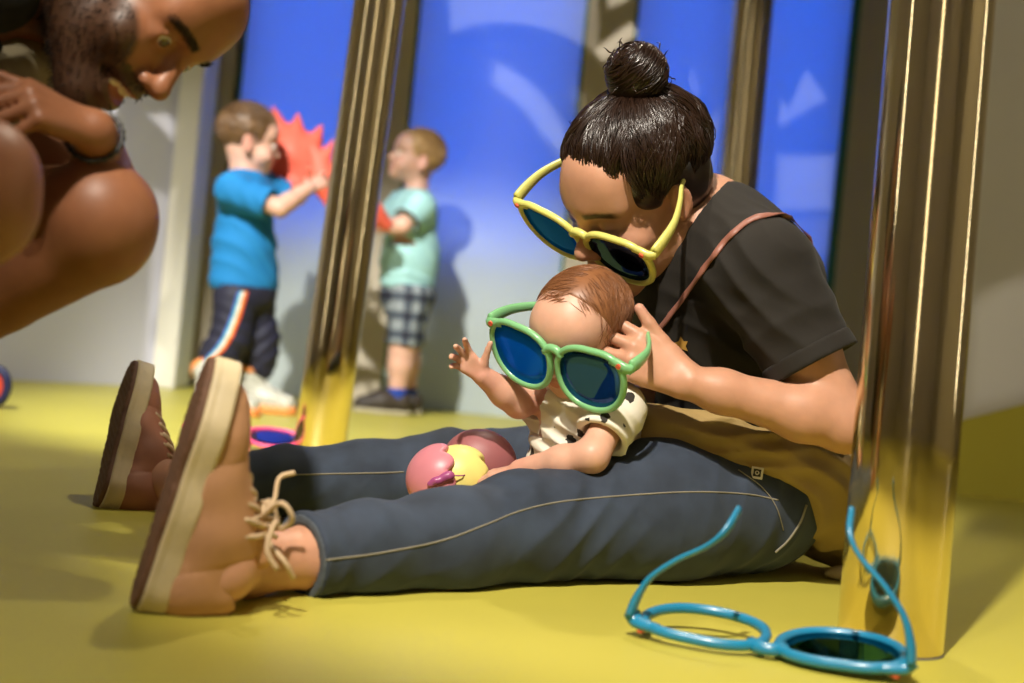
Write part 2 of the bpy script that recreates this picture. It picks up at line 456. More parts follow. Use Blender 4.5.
# ------------------------------------------------------------------ giant novelty sunglasses
def lens_mat(name, tint, glossc, gl=.5, rough=.04, body=None, bw=0.0):
    """tinted see-through lens with a coloured mirror coating"""
    m = bpy.data.materials.new(name); m.use_nodes = True; nt = m.node_tree; nt.nodes.clear()
    o = node(nt, 'ShaderNodeOutputMaterial'); t = node(nt, 'ShaderNodeBsdfTransparent'); t.inputs[0].default_value = (*tint, 1)
    g = node(nt, 'ShaderNodeBsdfGlossy'); g.inputs[0].default_value = (*glossc, 1); g.inputs['Roughness'].default_value = rough
    a = node(nt, 'ShaderNodeMixShader'); a.inputs[0].default_value = gl
    nt.links.new(t.outputs[0], a.inputs[1]); nt.links.new(g.outputs[0], a.inputs[2]); last = a
    if body:  # diffuse colour standing in for a reflection on the lens
        d = node(nt, 'ShaderNodeBsdfDiffuse'); d.inputs[0].default_value = (*body, 1); c = node(nt, 'ShaderNodeMixShader'); c.inputs[0].default_value = bw
        nt.links.new(a.outputs[0], c.inputs[1]); nt.links.new(d.outputs[0], c.inputs[2]); last = c
    nt.links.new(last.outputs[0], o.inputs[0]); return m
M_lens_mirror = lens_mat('mirror_lens_blue_reflection', (.006, .012, .10), (.03, .16, 1.0), .60, .05, (.001, .13, .90), .66)  # blue body colour stands in for the blue wall's reflection
M_lens_dark = lens_mat('dark_lens', (.012, .016, .04), (.16, .30, .8), .20)
M_lens_mid = lens_mat('deep_blue_lens', (.01, .02, .06), (.10, .25, .8), .42, .04, (.002, .05, .26), .35)  # darker copy: less of the reflection put into its colour
M_lens_teal = lens_mat('teal_lens', (.02, .09, .10), (.12, .5, .6), .35)
M_lens_pink = lens_mat('purple_lens', (.25, .18, .42), (.7, .65, .9), .5)
M_emb = mat('coral_red_enamel', (.75, .12, .06), rough=.35)
GW = .0665     # lens centre from the middle
def lens_outline(n, s, off=0.0):
    """closed outline of one lens, s = +1/-1 side, in (x, z)"""
    out = []
    for k in range(n):
        a = 2*math.pi*k/n; c, sn = math.cos(a), math.sin(a)
        x = (.0545+off)*math.copysign(abs(c)**.86, c); z = (.0475+off)*math.copysign(abs(sn)**.9, sn)
        z *= .80 if sn > 0 else 1.12
        x += .005*sn*(1 if c > 0 else .3); z += .005*max(c, 0)*max(sn, 0)*1.4
        out.append((s*(x+GW), z))
    return out
def wrap(x, z): return (x, -.35*x*x-.4*z*z, z)
def glasses(name, label, c, bh, g, frame_m, lenses, sc=1.0, temple_m=None, splay=(0, 0), fold=None, hook=1.0, tl=1.0, group='giant novelty sunglasses'):
    """c = midpoint between the two hinges; bh = wearer's left axis; g = facing direction"""
    bh = nrm(bh); g = nrm(np.asarray(g)-bh*np.dot(g, bh)); F = Fr(c, g, np.cross(-bh, g), sc)
    e = empty(name, c); tag(e, label, 'sunglasses', group)
    H = A(.135, wrap(.135, .03)[1], .023)
    def W(p): return F.c+F.R@((np.asarray(p)-A(0, H[1], H[2]))*sc)
    parts = []
    for s in (1, -1):
        n = 56
        out = lens_outline(n, s, .0045)
        path = [W(wrap(x, z)) for x, z in out]
        parts.append(tube(path, .0054*sc, nseg=8, sx=1.0, sy=1.05, up=g, closed=True))
        # end piece running from the rim to the hinge
        pp = [W(wrap(s*.104, .036)), W(wrap(s*.117, .0335)), W(wrap(s*.128, .029)), W((s*.135, H[1]-.006, .025))]
        parts.append(tube(spline(pp, 10), np.linspace(.0070, .0095, 10)*sc, nseg=8, sx=1.0, sy=.75, up=g))
    pp = [W(wrap(-.0165, .015)), W(wrap(-.009, .0235)), W(wrap(0, .0255)), W(wrap(.009, .0235)), W(wrap(.0165, .015))]
    parts.append(tube(spline(pp, 14), .0066*sc, nseg=8, up=g))
    v, f = merge(parts); link('frame', np_mesh('frame', v, f), frame_m, e)
    for s, lm in zip((1, -1), lenses):     # s=+1 is the wearer's right side
        if lm is None: continue
        n = 56; out = lens_outline(n, s, .003); V = []; Fc = []
        cx = s*GW
        rings = (1, .66, .33)
        for r in rings:
            for x, z in out: V.append(W(A(*wrap(cx+(x-cx)*r, z*r))))
        V.append(W(wrap(cx, 0)))
        tri = []
        for i in range(2):
            for k in range(n):
                l = (k+1) % n; tri += [(i*n+k, i*n+l, (i+1)*n+l), (i*n+k, (i+1)*n+l, (i+1)*n+k)]
        for k in range(n): tri.append((2*n+k, 2*n+(k+1) % n, 3*n))
        o = link('lens', np_mesh('lens', V, tri), lm, e)
        sm = o.modifiers.new('thickness', 'SOLIDIFY'); sm.thickness = .0022*sc; sm.offset = 0
        o['label'] = 'mirrored lens with a blue reflection coloured in' if lm is M_lens_mirror else 'dark tinted lens'
    for s, sp in zip((1, -1), splay):
        ctl = [(.135, 0, .030), (.1345, -.025, .030), (.129, -.055, .029), (.112, -.088, .026), (.091, -.118, .021), (.081, -.142, .012), (.080, -.166, -.004*hook)]
        ca, sa = math.cos(sp), math.sin(sp); pts = []
        for x, y, z in ctl:
            dx = x-.135; y *= tl; X = .135+dx*ca+y*sa; Y = y*ca-dx*sa
            if fold: X, Y = .135+(y*1.0), -.012-.012*(s > 0)+dx*.2
            pts.append(W((s*X, Y+H[1]-.006, z)))
        pts = spline(pts, 30)
        w = np.interp(np.linspace(0, 1, 30), [0, .12, .35, .7, .88, 1], [.0112, .0112, .0085, .0062, .0076, .0066] if tl > .84 else [.0095, .0088, .0056, .0048, .0066, .0062])*sc
        v, f = tube(pts, w, nseg=10, sx=1.0, sy=.52, up=F.R[:, 0])
        link('temple', np_mesh('temple', v, f), temple_m or frame_m, e)
        # little enamel badge at the hinge
        q = W(A(s*.122, wrap(.122, 0)[1]+.0060, .033)); v, f = tube([q-g*.002*sc, q+g*.0015*sc], .0042*sc, nseg=8)
        link('hinge_badge', np_mesh('hinge_badge', v, f, smooth=False), M_emb, e)['label'] = 'small red hinge badge'
    return e
M_fy = mat('yellow_green_plastic', (.70, .67, .17), rough=.38, coat=.2, var=(30, .04))
M_fg = mat('mint_green_plastic', (.21, .50, .22), rough=.35, coat=.25, var=(30, .04))
M_fb = mat('turquoise_blue_plastic', (.010, .195, .36), rough=.33, coat=.3, var=(30, .04))
M_fp = mat('hot_pink_plastic', (.72, .07, .20), rough=.4, var=(20, .04))
# yellow pair on the woman
yn, yf = P(653, 259, 1.925), P(516, 204, 2.075)
glasses('giant_sunglasses', 'oversized pale yellow sunglasses worn low on the seated woman\'s nose', (yn+yf)/2, yn-yf, (-.50, -.32, -.80), M_fy, (M_lens_mirror, M_lens_dark), np.linalg.norm(yn-yf)/.27, tl=1.10)  # far lens has the reflection coloured in, near lens stays dark
# green pair on the baby
gn, gf = P(629, 373, 1.84), P(488, 325, 1.985)
glasses('giant_sunglasses', 'oversized mint green sunglasses with blue lenses worn by the baby', (gn+gf)/2, gn-gf, (-.62, -.62, -.46), M_fg, (M_lens_mirror, M_lens_mid), np.linalg.norm(gn-gf)/.27, tl=.86)
# blue pair on the floor, lying on its front, temples up
bl, br = P(631, 628, 1.585), P(911, 678, 1.47)
bl[2] = br[2] = .019
glasses('giant_sunglasses', 'oversized turquoise blue sunglasses lying front down on the yellow floor', (bl+br)/2, br-bl, (0, .12, -.99), M_fb, (None, M_lens_teal), np.linalg.norm(bl-br)/.27, splay=(.30, .12), tl=.80, hook=2.2)
# pink pair lying on the floor behind the shoes
pk = P(252, 448, 3.26)
glasses('giant_sunglasses', 'pink framed sunglasses lying on the floor beside the left brass pole', A(pk[0]-.02, pk[1], .040), (1, .1, 0), (.03, -.32, .95), M_fp, (M_lens_pink, M_lens_pink), 1.0, fold=True)

# ------------------------------------------------------------------ pink bath toy in the lap
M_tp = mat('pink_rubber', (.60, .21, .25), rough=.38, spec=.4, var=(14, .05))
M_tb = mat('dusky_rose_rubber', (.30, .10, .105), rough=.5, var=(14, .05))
M_ty = mat('cream_yellow_rubber', (.78, .68, .20), rough=.45, var=(20, .04))
M_tv = mat('purple_rubber', (.34, .07, .20), rough=.35)
def bath_toy():
    c = P(447, 478, 2.03); ax = nrm(A(-.90, -.36, -.06)); F = Fr(c, ax, A(0, 0, 1), 1.10)   # forward = towards the toy's pink nose
    e = empty('rubber_bath_toy', (c[0], c[1], c[2]-.07)); tag(e, 'round pink rubber toy with scalloped yellow middle under the baby\'s hand', 'toy')
    R = .0018
    def vol(): return Vol(c-.15, c+.15, R)
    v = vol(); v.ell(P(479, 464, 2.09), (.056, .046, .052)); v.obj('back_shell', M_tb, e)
    def rose(v, y0, r, amp, n, ph, th):
        """cap whose rear edge is a scalloped wave"""
        def fn(x, y, z, f):
            dx, dy, dz = x-c[0], y-c[1], z-c[2]
            lx = dx*F.R[0, 0]+dy*F.R[1, 0]+dz*F.R[2, 0]; ly = dx*F.R[0, 1]+dy*F.R[1, 1]+dz*F.R[2, 1]; lz = dx*F.R[0, 2]+dy*F.R[1, 2]+dz*F.R[2, 2]
            e_ = y0-amp*np.abs(np.sin(n*np.arctan2(lz, lx)*.5+ph)); d = e_-ly
            h = np.maximum(.008-np.abs(f-d), 0)/.008
            return (np.maximum(f, d)+h*h*.002-f).astype(np.float32)
        v.add(fn)
    v = vol(); v.lell(F, (0, -.016, -.001), (.0435, .046, .0445), k=.0); rose(v, -.040, .04, .014, 8, .4, 0); v.obj('scalloped_band', M_ty, e)
    v = vol(); v.lell(F, (0, .004, -.001), (.047, .050, .047), k=.0); rose(v, .014, .04, .012, 9, .0, 0); v.obj('nose_cap', M_tp, e)
    s = -1 if F.R[1, 0] > 0 else 1
    def sd(y, z, g=0.0):
        q = max(0, 1-((y-.004)/.050)**2-((z+.001)/.047)**2); return F(s*(.047*math.sqrt(q)+g), y, z)
    v = vol()
    v.ell(sd(.020, .006), A(.006, .006, .006)); v.ell(sd(.028, .002), A(.008, .008, .006), k=.006); v.ell(sd(.013, .009), A(.008, .008, .007), k=.006)
    v.ell(sd(.034, -.003), A(.006, .006, .005), k=.006); v.obj('bow', M_tv, e)
    tube_obj('cord', [sd(y, .009) for y in np.linspace(.012, -.004, 6)]+[F(s*.041, -.010, .009), F(s*.037, -.022, .009)], .0009, M_tv, e)
bath_toy()

# ------------------------------------------------------------------ coral foam creature held by the two boys
M_co = mat('coral_foam', (.82, .13, .08), rough=.6, var=(6, .06))
def coral():
    c = P(320, 172, 4.72); e = empty('foam_dragon', (c[0], c[1], c[2]-.2)); tag(e, 'spiky coral red foam creature held up between the two boys', 'toy')
    v = Vol(c-A(.34, .2, .34), c+A(.34, .2, .34), .005)
    def Q(x, y, dy=0): return P(x, y, 4.72+dy)
    v.chain([Q(278, 168), Q(292, 158), Q(305, 165)], [.055, .07, .055], k=.04)
    v.chain([Q(270, 180), Q(295, 182), Q(312, 182)], [.05, .05, .03], k=.04)
    for x, y, tx, ty in ((284, 140, 273, 106), (296, 140, 298, 113), (311, 148, 322, 125), (268, 150, 263, 118)):
        v.cap(Q(x, y), Q(tx, ty), .042, .004, k=.03)
    v.add(lambda x, y, z, f: 0*f)
    w = v.obj('body', M_co, e)
    v = Vol(c-A(.34, .2, .34), c+A(.40, .2, .34), .005)
    v.chain([Q(314, 150, -.04), Q(322, 178, -.05), Q(330, 203, -.04)], [.022, .036, .02], k=.03)
    v.cap(Q(322, 165, -.04), Q(333, 140, -.04), .03, .004, k=.02)
    v.cap(Q(330, 178, -.04), Q(350, 160, -.04), .03, .006, k=.02)
    v.chain([Q(326, 186, -.03), Q(350, 196, 0), Q(372, 213, .06), Q(386, 224, .08)], [.036, .05, .036, .024], k=.03)
    v.cap(Q(352, 190), Q(362, 160), .03, .004, k=.02)
    v.obj('wing', M_co, e)
    v = Vol(c-A(.3, .25, .3), c+A(.2, .2, .3), .004)
    v.ell(Q(290, 183, -.06), A(.05, .012, .03), k=.01); v.obj('fin', M_co, e)
coral()
# odd small things
def far_toy():
    c = P(-6, 386, 3.7); e = empty('toy_hoop', (c[0], c[1], 0)); tag(e, 'navy rimmed red toy standing at the left edge by the wall', 'toy')
    n = 40; rr = c[2]-.012
    path = [c+A(math.cos(2*math.pi*k/n)*.035, 0, math.sin(2*math.pi*k/n)*rr) for k in range(n)]
    v, f = tube(path, .012, nseg=8, closed=True); link('rim', np_mesh('rim', v, f), mat('navy_rubber', (.01, .012, .06), rough=.5), e)
    v, f = tube([c+A(0, -.008, 0), c+A(0, .008, 0)], .034, nseg=32); v = v.copy(); v[:, 2] = c[2]+(v[:, 2]-c[2])*rr/.034
    link('disc', np_mesh('disc', v, f, smooth=False), mat('orange_red_rubber', (.5, .05, .02), rough=.5), e)
far_toy()
def pebble():
    c = P(838, 577, 2.15); v = Vol(c-.05, c+.05, .0025); v.ell((c[0], c[1], .009), (.022, .015, .010)); v.cut((c[0], c[1], .0012), (0, 0, -1))
    v.ell((c[0]+.012, c[1], .012), (.016, .013, .010), k=.01)
    tag(v.obj('toy_block', mat('pale_beige_rubber', (.62, .50, .34), rough=.6)), 'tiny pale beige lump on the floor by the foreground pole', 'toy')
pebble()
# ------------------------------------------------------------------ heads, hands, shoes shared by the figures
EYE_X, EYE_Y, EYE_Z = .031, .079, .004
def head(V, F, kind='adult', neck=None, neck_r=.052, male=False, smile=False, eyes_open=False, ear=1.0):
    if kind == 'adult':
        V.lell(F, (0, -.014, .046), (.073, .093, .078), .0)
        V.lell(F, (0, .030, -.028), (.057, .062, .080), .035)
        for s in (1, -1):
            V.lcap(F, (s*.050, -.004, -.058), (s*.016, .068, -.100), .021 if male else .018, .017, .03)
            V.lell(F, (s*.040, .060, -.030), (.026, .022, .022), .03)
            V.lcap(F, (s*.012, .088, .026), (s*.044, .070, .024), .010, .009, .018)
        V.lell(F, (0, .074, -.102), (.022, .020, .017), .03)
        V.lell(F, (0, .066, .055), (.05, .030, .038), .04)
        for s in (1, -1):
            V.lell(F, (s*EYE_X, .100, EYE_Z), (.019, .015, .012), .014, 's'); V.lell(F, (s*EYE_X, .0765, EYE_Z), (.0165, .0155, .0145), .006)
            if eyes_open: V.lell(F, (s*EYE_X, .0915, EYE_Z-.001), (.0125, .010, .0058), .0025, 's'); V.lcap(F, (s*(EYE_X-.013), .088, EYE_Z+.0085), (s*(EYE_X+.013), .082, EYE_Z+.008), .0012, .0012, .004, 's')
            else: V.lcap(F, (s*(EYE_X-.012), .089, EYE_Z-.005), (s*(EYE_X+.013), .084, EYE_Z-.004), .0012, .0012, .003, 's')
        V.lcap(F, (0, .090, .016), (0, .112, -.026), .0075, .0105, .016)
        V.lell(F, (0, .114, -.030), (.0115, .0105, .009), .008)
        for s in (1, -1): V.lell(F, (s*.0135, .102, -.035), (.008, .010, .0075), .008)
        for s in (1, -1): V.lell(F, (s*.0065, .108, -.0425), (.0036, .006, .004), .003, 's')
        V.lell(F, (0, .080, -.062), (.030, .018, .022), .02)
        if smile:
            V.lell(F, (0, .096, -.0535), (.024, .008, .005), .008)
            V.lell(F, (0, .092, -.079), (.022, .009, .006), .008)
            V.lell(F, (0, .100, -.0665), (.025, .016, .0075), .006, 's')
            for s in (1, -1): V.lell(F, (s*.028, .082, -.063), (.006, .012, .005), .008, 's')
        else:
            V.lell(F, (0, .095, -.0600), (.020, .009, .0055), .008)
            V.lell(F, (0, .0935, -.0705), (.018, .009, .0065), .008)
            V.lcap(F, (-.022, .094, -.0655), (.022, .094, -.0655), .0016, .0016, .006, 's')
        ex, ez, es = .074, -.004, ear
    elif kind == 'child':
        V.lell(F, (0, -.010, .040), (.068, .086, .074), .0)
        V.lell(F, (0, .026, -.028), (.053, .054, .062), .035)
        V.lell(F, (0, .062, -.074), (.019, .016, .014), .03)
        for s in (1, -1):
            V.lell(F, (s*.034, .052, -.040), (.026, .022, .022), .025)
            V.lell(F, (s*.027, .089, -.004), (.014, .010, .008), .012, 's')
        V.lell(F, (0, .060, .040), (.046, .026, .034), .035)
        V.lcap(F, (0, .080, .000), (0, .091, -.022), .007, .0095, .014)
        V.lell(F, (0, .093, -.025), (.0095, .009, .008), .008)
        V.lell(F, (0, .079, -.047), (.018, .010, .006), .008)
        V.lell(F, (0, .076, -.056), (.015, .009, .006), .008)
        V.lcap(F, (-.016, .086, -.0515), (.016, .086, -.0515), .0016, .0016, .005, 's')
        ex, ez, es = .068, -.012, .95
    else:  # baby
        V.lell(F, (0, -.006, .030), (.060, .072, .058), .0)
        V.lell(F, (0, .024, -.026), (.047, .044, .044), .03)
        for s in (1, -1):
            V.lell(F, (s*.030, .042, -.034), (.024, .022, .020), .02)
            V.lell(F, (s*.024, .078, -.004), (.012, .009, .007), .010, 's')
        V.lell(F, (0, .050, -.058), (.016, .013, .011), .02)
        V.lell(F, (0, .044, .028), (.042, .026, .030), .03)
        V.lcap(F, (0, .064, -.004), (0, .073, -.019), .0055, .008, .012)
        V.lell(F, (0, .075, -.021), (.0085, .0075, .0065), .007)
        V.lell(F, (0, .066, -.037), (.013, .008, .005), .006)
        V.lell(F, (0, .063, -.045), (.011, .008, .005), .006)
        V.lcap(F, (-.011, .073, -.041), (.011, .073, -.041), .0014, .0014, .004, 's')
        ex, ez, es = .059, -.012, .72
    for s in (1, -1):
        a = math.radians(22)*s
        rot = np.array([[math.cos(a), -math.sin(a), 0], [math.sin(a), math.cos(a), 0], [0, 0, 1]])
        V.lell(F, (s*(ex+.003*es), -.012*es, ez), (.0085*es, .0190*es, .0315*es), .008*es, 'u', rot)
        V.lell(F, (s*(ex+.012*es), -.008*es, ez+.004*es), (.006*es, .0115*es, .019*es), .006*es, 's', rot)
        V.lcap(F, (s*(ex+.004*es), -.003*es, ez-.022*es), (s*(ex+.004*es), -.008*es, ez-.027*es), .006*es, .006*es, .006*es)
    if neck is not None:
        V.cap(F(0, -.028, -.035), neck, neck_r*.95, neck_r, .035)
def hand(V, W, f, n, side, sc=1.0, curls=((.3, .4, .3),)*4, spread=.08, thumb=(.9, .45, .35), tcurl=.3, k=.011, fat=1.0):
    """W wrist, f pointing to the fingers, n palm normal, side +1/-1 picks the thumb side"""
    f = nrm(f); n = nrm(n-f*np.dot(n, f)); t = np.cross(f, n)*side
    kn = []
    offs = ((.029, .090, .010), (.0095, .094, .003), (-.010, .090, -.004), (-.0275, .081, -.012))
    lens = ((.041, .025, .021), (.045, .029, .022), (.041, .027, .021), (.032, .020, .018))
    for (o, L, wv), ls, cu, i in zip(offs, lens, curls if len(curls) == 4 else list(curls)*4, range(4)):
        a = W+t*o*.45*sc+f*.012*sc; K = W+f*L*sc+t*o*sc-n*.004*sc*(abs(i-1.5) < 1)
        V.cap(a, K, .0135*sc*fat, .0112*sc*fat, k*sc)
        V.cap(a+n*.007*sc, lerp(a, K, .8)+n*.006*sc, .011*sc*fat, .009*sc*fat, k*sc)
        p = K; d = nrm(f+t*(1.5-i)*spread); ang = 0; r = [.0098, .0090, .0082, .0072]
        for j in range(3):
            ang += cu[j]; dj = d*math.cos(ang)+n*math.sin(ang); q = p+dj*ls[j]*sc
            V.cap(p, q, r[j]*sc*fat*(.9 if i == 3 else 1), r[j+1]*sc*fat*(.9 if i == 3 else 1), .0035*sc); p = q
        kn.append((K, p))
    p = W+f*.022*sc+t*.020*sc+n*.006*sc; d = nrm(t*thumb[0]+f*thumb[1]+n*thumb[2])
    V.cap(W+f*.010*sc+t*.010*sc, p+d*.022*sc, .015*sc*fat, .0135*sc*fat, k*sc)
    bend = nrm(f*.8-t*.5+n*.3)
    for j, (L, r0, r1) in enumerate(((.043, .0130, .0108), (.032, .0105, .0095), (.026, .0095, .0078))):
        q = p+d*L*sc; V.cap(p, q, r0*sc*fat, r1*sc*fat, .004*sc); p = q; d = nrm(d+bend*tcurl)
    return kn, p
def eyes(F, parent, r=.0125, x=EYE_X, y=EYE_Y, z=EYE_Z, iris=(.09, .04, .015), look=(0, 0)):
    for s in (1, -1):
        c = F(s*x, y, z); n = 24; V = []; Q = []; col = []
        for i in range(n+1):
            th = math.pi*i/n
            for k in range(n):
                ph = 2*math.pi*k/n
                q = (math.sin(th)*math.cos(ph)*r, math.cos(th)*r, math.sin(th)*math.sin(ph)*r); V.append(c+F.R@(A(*q)*F.s))
                dd = math.hypot(q[0]/r-look[0], q[2]/r-look[1]) if q[1] > 0 else 9
                col.append((.005, .004, .004) if dd < .2 else iris if dd < .5 else (.72, .66, .60))
        for i in range(n):
            for k in range(n): Q.append((i*n+k, i*n+(k+1) % n, (i+1)*n+(k+1) % n, (i+1)*n+k))
        link('eye', np_mesh('eye', V, Q, col=np.array(col)), M_eye, parent)['label'] = 'dark brown eye'
M_eye = mat('wet_eye', (.8, .8, .8), rough=.08, attr=True, coat=.6)
def skin(name, **k): return mat(name, (.5, .3, .2), rough=.46, spec=.45, attr=True, var=(45, .06), bump=(420, .0006), bstr=.12, sss=.12, **k)
def ramp01(d, a, b): return np.clip((d-a)/(b-a), 0, 1)
def mixc(c, n, w): return c*(1-w[:, None])+np.asarray(n)[None, :]*w[:, None]
def facecol(v, F, base, kind='adult', lips=(.42, .12, .09), brow=None, beard=None, blush=(.62, .26, .18)):
    l = (v-F.c)@F.R/F.s; c = np.tile(np.asarray(base, float), (len(v), 1))
    x, y, z = np.abs(l[:, 0]), l[:, 1], l[:, 2]
    Y, Zl, W = {'adult': (.080, -.066, .024), 'child': (.068, -.052, .018), 'baby': (.054, -.041, .013)}[kind]
    ck = {'adult': (.040, .070, -.030), 'child': (.036, .06, -.034), 'baby': (.03, .05, -.028)}[kind]
    d = np.sqrt((x-ck[0])**2+(y-ck[1])**2+(z-ck[2])**2); c = mixc(c, blush, .5*np.exp(-(d/.02)**2))
    near = (np.linalg.norm(l, axis=1) < .17).astype(float)
    er = {'adult': .074, 'child': .068, 'baby': .058}[kind]
    c = mixc(c, blush, .5*((x > er-.001) & (x < er+.03) & (y < .02) & (np.abs(z) < .04) & (y > -.05)))
    if beard is not None:
        bx = np.sqrt((x/.085)**2); lim = -.052+.052*ramp01(x, .028, .060)
        w = ramp01(lim-z, -.004, .010)*(y > -.030)*ramp01(y, -.03, -.012)*(z > -.135)
        side = ramp01(x, .050, .058)*ramp01(.045-z, 0, .02)*((y > -.012) & (y < .028))*(z > -.08)
        must = (np.abs(z+.0485) < .0085)*(y > .07)*(x < .034)
        w = np.maximum(np.maximum(w, side), must.astype(float))*(x < .085)*(y < .125); c = mixc(c, beard, .93*np.clip(w, 0, 1))
    ld = np.sqrt((x/W)**2+((z-Zl)/(.0125 if kind == 'adult' else .0095))**2)
    c = mixc(c, lips, .8*ramp01(1.05-ld, 0, .25)*(y > Y))
    if brow is not None:
        bz = {'adult': .027, 'child': .016, 'baby': .016}[kind]; bx0 = {'adult': .033, 'child': .028, 'baby': .026}[kind]
        bd = np.abs(z-(bz-.25*np.maximum(x-bx0, 0)+.06*(x-bx0)))
        w = ramp01(.0062-bd, 0, .003)*ramp01(x, .010, .015)*ramp01(.056-x, 0, .008)*(y > .035); c = mixc(c, brow, .92*w)
    return c
# ---- sneakers, built flat in their own frame (x right, y to the toe, z up from the sole) then stood where they go
M_sole = mat('cream_rubber_sole', (.60, .49, .29), rough=.55, var=(25, .12))
M_out = mat('brown_rubber_outsole', (.13, .060, .030), rough=.75, var=(60, .2), bump=(160, .004))
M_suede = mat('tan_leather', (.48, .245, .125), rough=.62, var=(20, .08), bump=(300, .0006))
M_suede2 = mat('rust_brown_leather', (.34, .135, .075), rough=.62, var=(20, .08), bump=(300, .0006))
M_lace = mat('pale_lace', (.55, .40, .24), rough=.8)
def sole_prof(V, z0, z1, off=0.0, res_k=.03):
    xs, ys, zs = V.ax
    x = xs[:, None, None]; y = ys[None, :, None]; z = zs[None, None, :]
    def cap2(a, b, ra, rb):
        d = A(*b)-A(*a); L = d@d; t = np.clip(((x-a[0])*d[0]+(y-a[1])*d[1])/L, 0, 1)
        return np.sqrt((x-a[0]-t*d[0])**2+(y-a[1]-t*d[1])**2)-(ra+(rb-ra)*t)
    d = cap2((0, -.036), (.004, .05), .034, .034); e = cap2((.004, .05), (.006, .13), .034, .044); g = cap2((.006, .13), (.000, .165), .044, .037)
    for q in (e, g):
        h = np.maximum(.03-np.abs(d-q), 0)/.03; d = np.minimum(d, q)-h*h*.03*.25
    d = d-off; zz = np.abs(z-(z0+z1)/2)-(z1-z0)/2+.003; dd = d+.003
    return (np.sqrt(np.maximum(dd, 0)**2+np.maximum(zz, 0)**2)+np.minimum(np.maximum(dd, zz), 0)-.003).astype(np.float32)
def sneaker(parent, M4, sx, leather, sc=1.0):
    """M4: 4x4 placing the shoe; sx mirrors left/right"""
    R = .0026
    def place(o):
        o.matrix_basis = M4; return o
    e = bpy.data.objects.new('sneaker', None); C.objects.link(e); e.parent = parent
    e.matrix_parent_inverse = parent_world(parent).inverted(); e.matrix_basis = M4; e.empty_display_size = .05
    lo, hi = A(-.07, -.09, -.01), A(.07, .22, .15)
    def fin(v, name, m):
        vv, q = v.nets(2); vv[:, 0] *= sx; vv *= sc
        if sx < 0: q = q[:, ::-1]
        me = np_mesh(name, vv, q); o = bpy.data.objects.new(name, me); C.objects.link(o); me.materials.append(m); o.parent = e; return o
    v = Vol(lo, hi, R); v.f = np.minimum(v.f, sole_prof(v, 0, .010, -.001))
    v.add(lambda x, y, z, f: ((z < .003)*.0022*(np.sin(y*420)*np.sin(x*420) > .2)).astype(np.float32)+0*f); fin(v, 'outsole', M_out)
    v = Vol(lo, hi, R); v.f = np.minimum(v.f, sole_prof(v, .007, .036, .002)); v.add(lambda x, y, z, f: (.0010*np.exp(-((z-.016)/.0018)**2)+0*f).astype(np.float32)); fin(v, 'midsole', M_sole)
    v = Vol(lo, hi, R)
    v.chain([(0, -.034, .045), (0, -.030, .080)], [.034, .031], k=.02)
    for dx in (-1, 1): v.chain([(dx*.003, -.030, .050), (.003+dx*.006, .03, .054), (.005+dx*.010, .08, .040), (.005+dx*.012, .125, .029), (.002+dx*.008, .155, .026)], [.031, .033, .031, .030, .027], k=.02)
    v.chain([(0, .012, .086), (.001, .052, .066)], [.024, .025], k=.03)
    v.cut((0, 0, .030), (0, 0, -1))
    v.cap((0, -.012, .070), (0, -.016, .16), .0265, .034, .004, 's')
    v.add(lambda x, y, z, f: (.0013*np.exp(-((y-.118+.9*x*x*8)/.0018)**2)+.0012*np.exp(-((y+.012-.4*(z-.05))/.002)**2)+0*f).astype(np.float32))
    fin(v, 'upper', leather)
    v = Vol(lo, hi, R); v.chain([(0, .085, .070), (0, .035, .098), (0, .014, .116)], [.012, .016, .014], k=.01); fin(v, 'tongue', leather)
    parts = []
    for i in range(5):
        y = .036+.016*i; z = .1065-.0100*i
        for s in (1, -1):
            p = [(s*-.034, y-.002, z-.022), (s*-.024, y, z-.006), (s*-.008, y+.004, z+.003), (s*.010, y+.010, z), (s*.025, y+.014, z-.012), (s*.034, y+.016, z-.026)]
            parts.append(tube(spline(p, 16), .0036, nseg=6))
    lo_ = [[(0, .050, .100), (.020, .05, .122), (.040, .066, .128), (.036, .078, .112), (.004, .052, .102)],
           [(0, .050, .100), (-.020, .046, .122), (-.044, .050, .130), (-.040, .068, .114), (-.004, .052, .102)],
           [(0, .050, .100), (.016, .058, .116), (.034, .050, .112), (.044, .028, .112), (.046, .012, .128)],
           [(0, .050, .100), (-.012, .064, .114), (-.036, .064, .106), (-.046, .04, .114), (-.050, .030, .136)], [(0, .05, .1), (-.02, .07, .115), (-.03, .095, .115), (-.034, .105, .13)], [(0, .05, .1), (.02, .03, .12), (.036, .02, .135), (.03, .005, .15)]]
    for p in lo_: parts.append(tube(spline(p, 22), .0029, nseg=6))
    vv, q = merge(parts); vv = vv.copy(); vv[:, 0] *= sx; vv *= sc
    if sx < 0: q = q[:, ::-1]
    me = np_mesh('laces', vv, q); o = bpy.data.objects.new('laces', me); C.objects.link(o); me.materials.append(M_lace); o.parent = e
    return e
def place4(c, toe, down):
    """matrix for a shoe whose sole centre (0,0,0) sits at c"""
    toe = nrm(toe); up = -nrm(down); up = nrm(up-toe*np.dot(up, toe)); x = np.cross(toe, up)
    M = Matrix.Identity(4)
    for i in range(3): M[i][0] = x[i]; M[i][1] = toe[i]; M[i][2] = up[i]; M[i][3] = c[i]
    return M
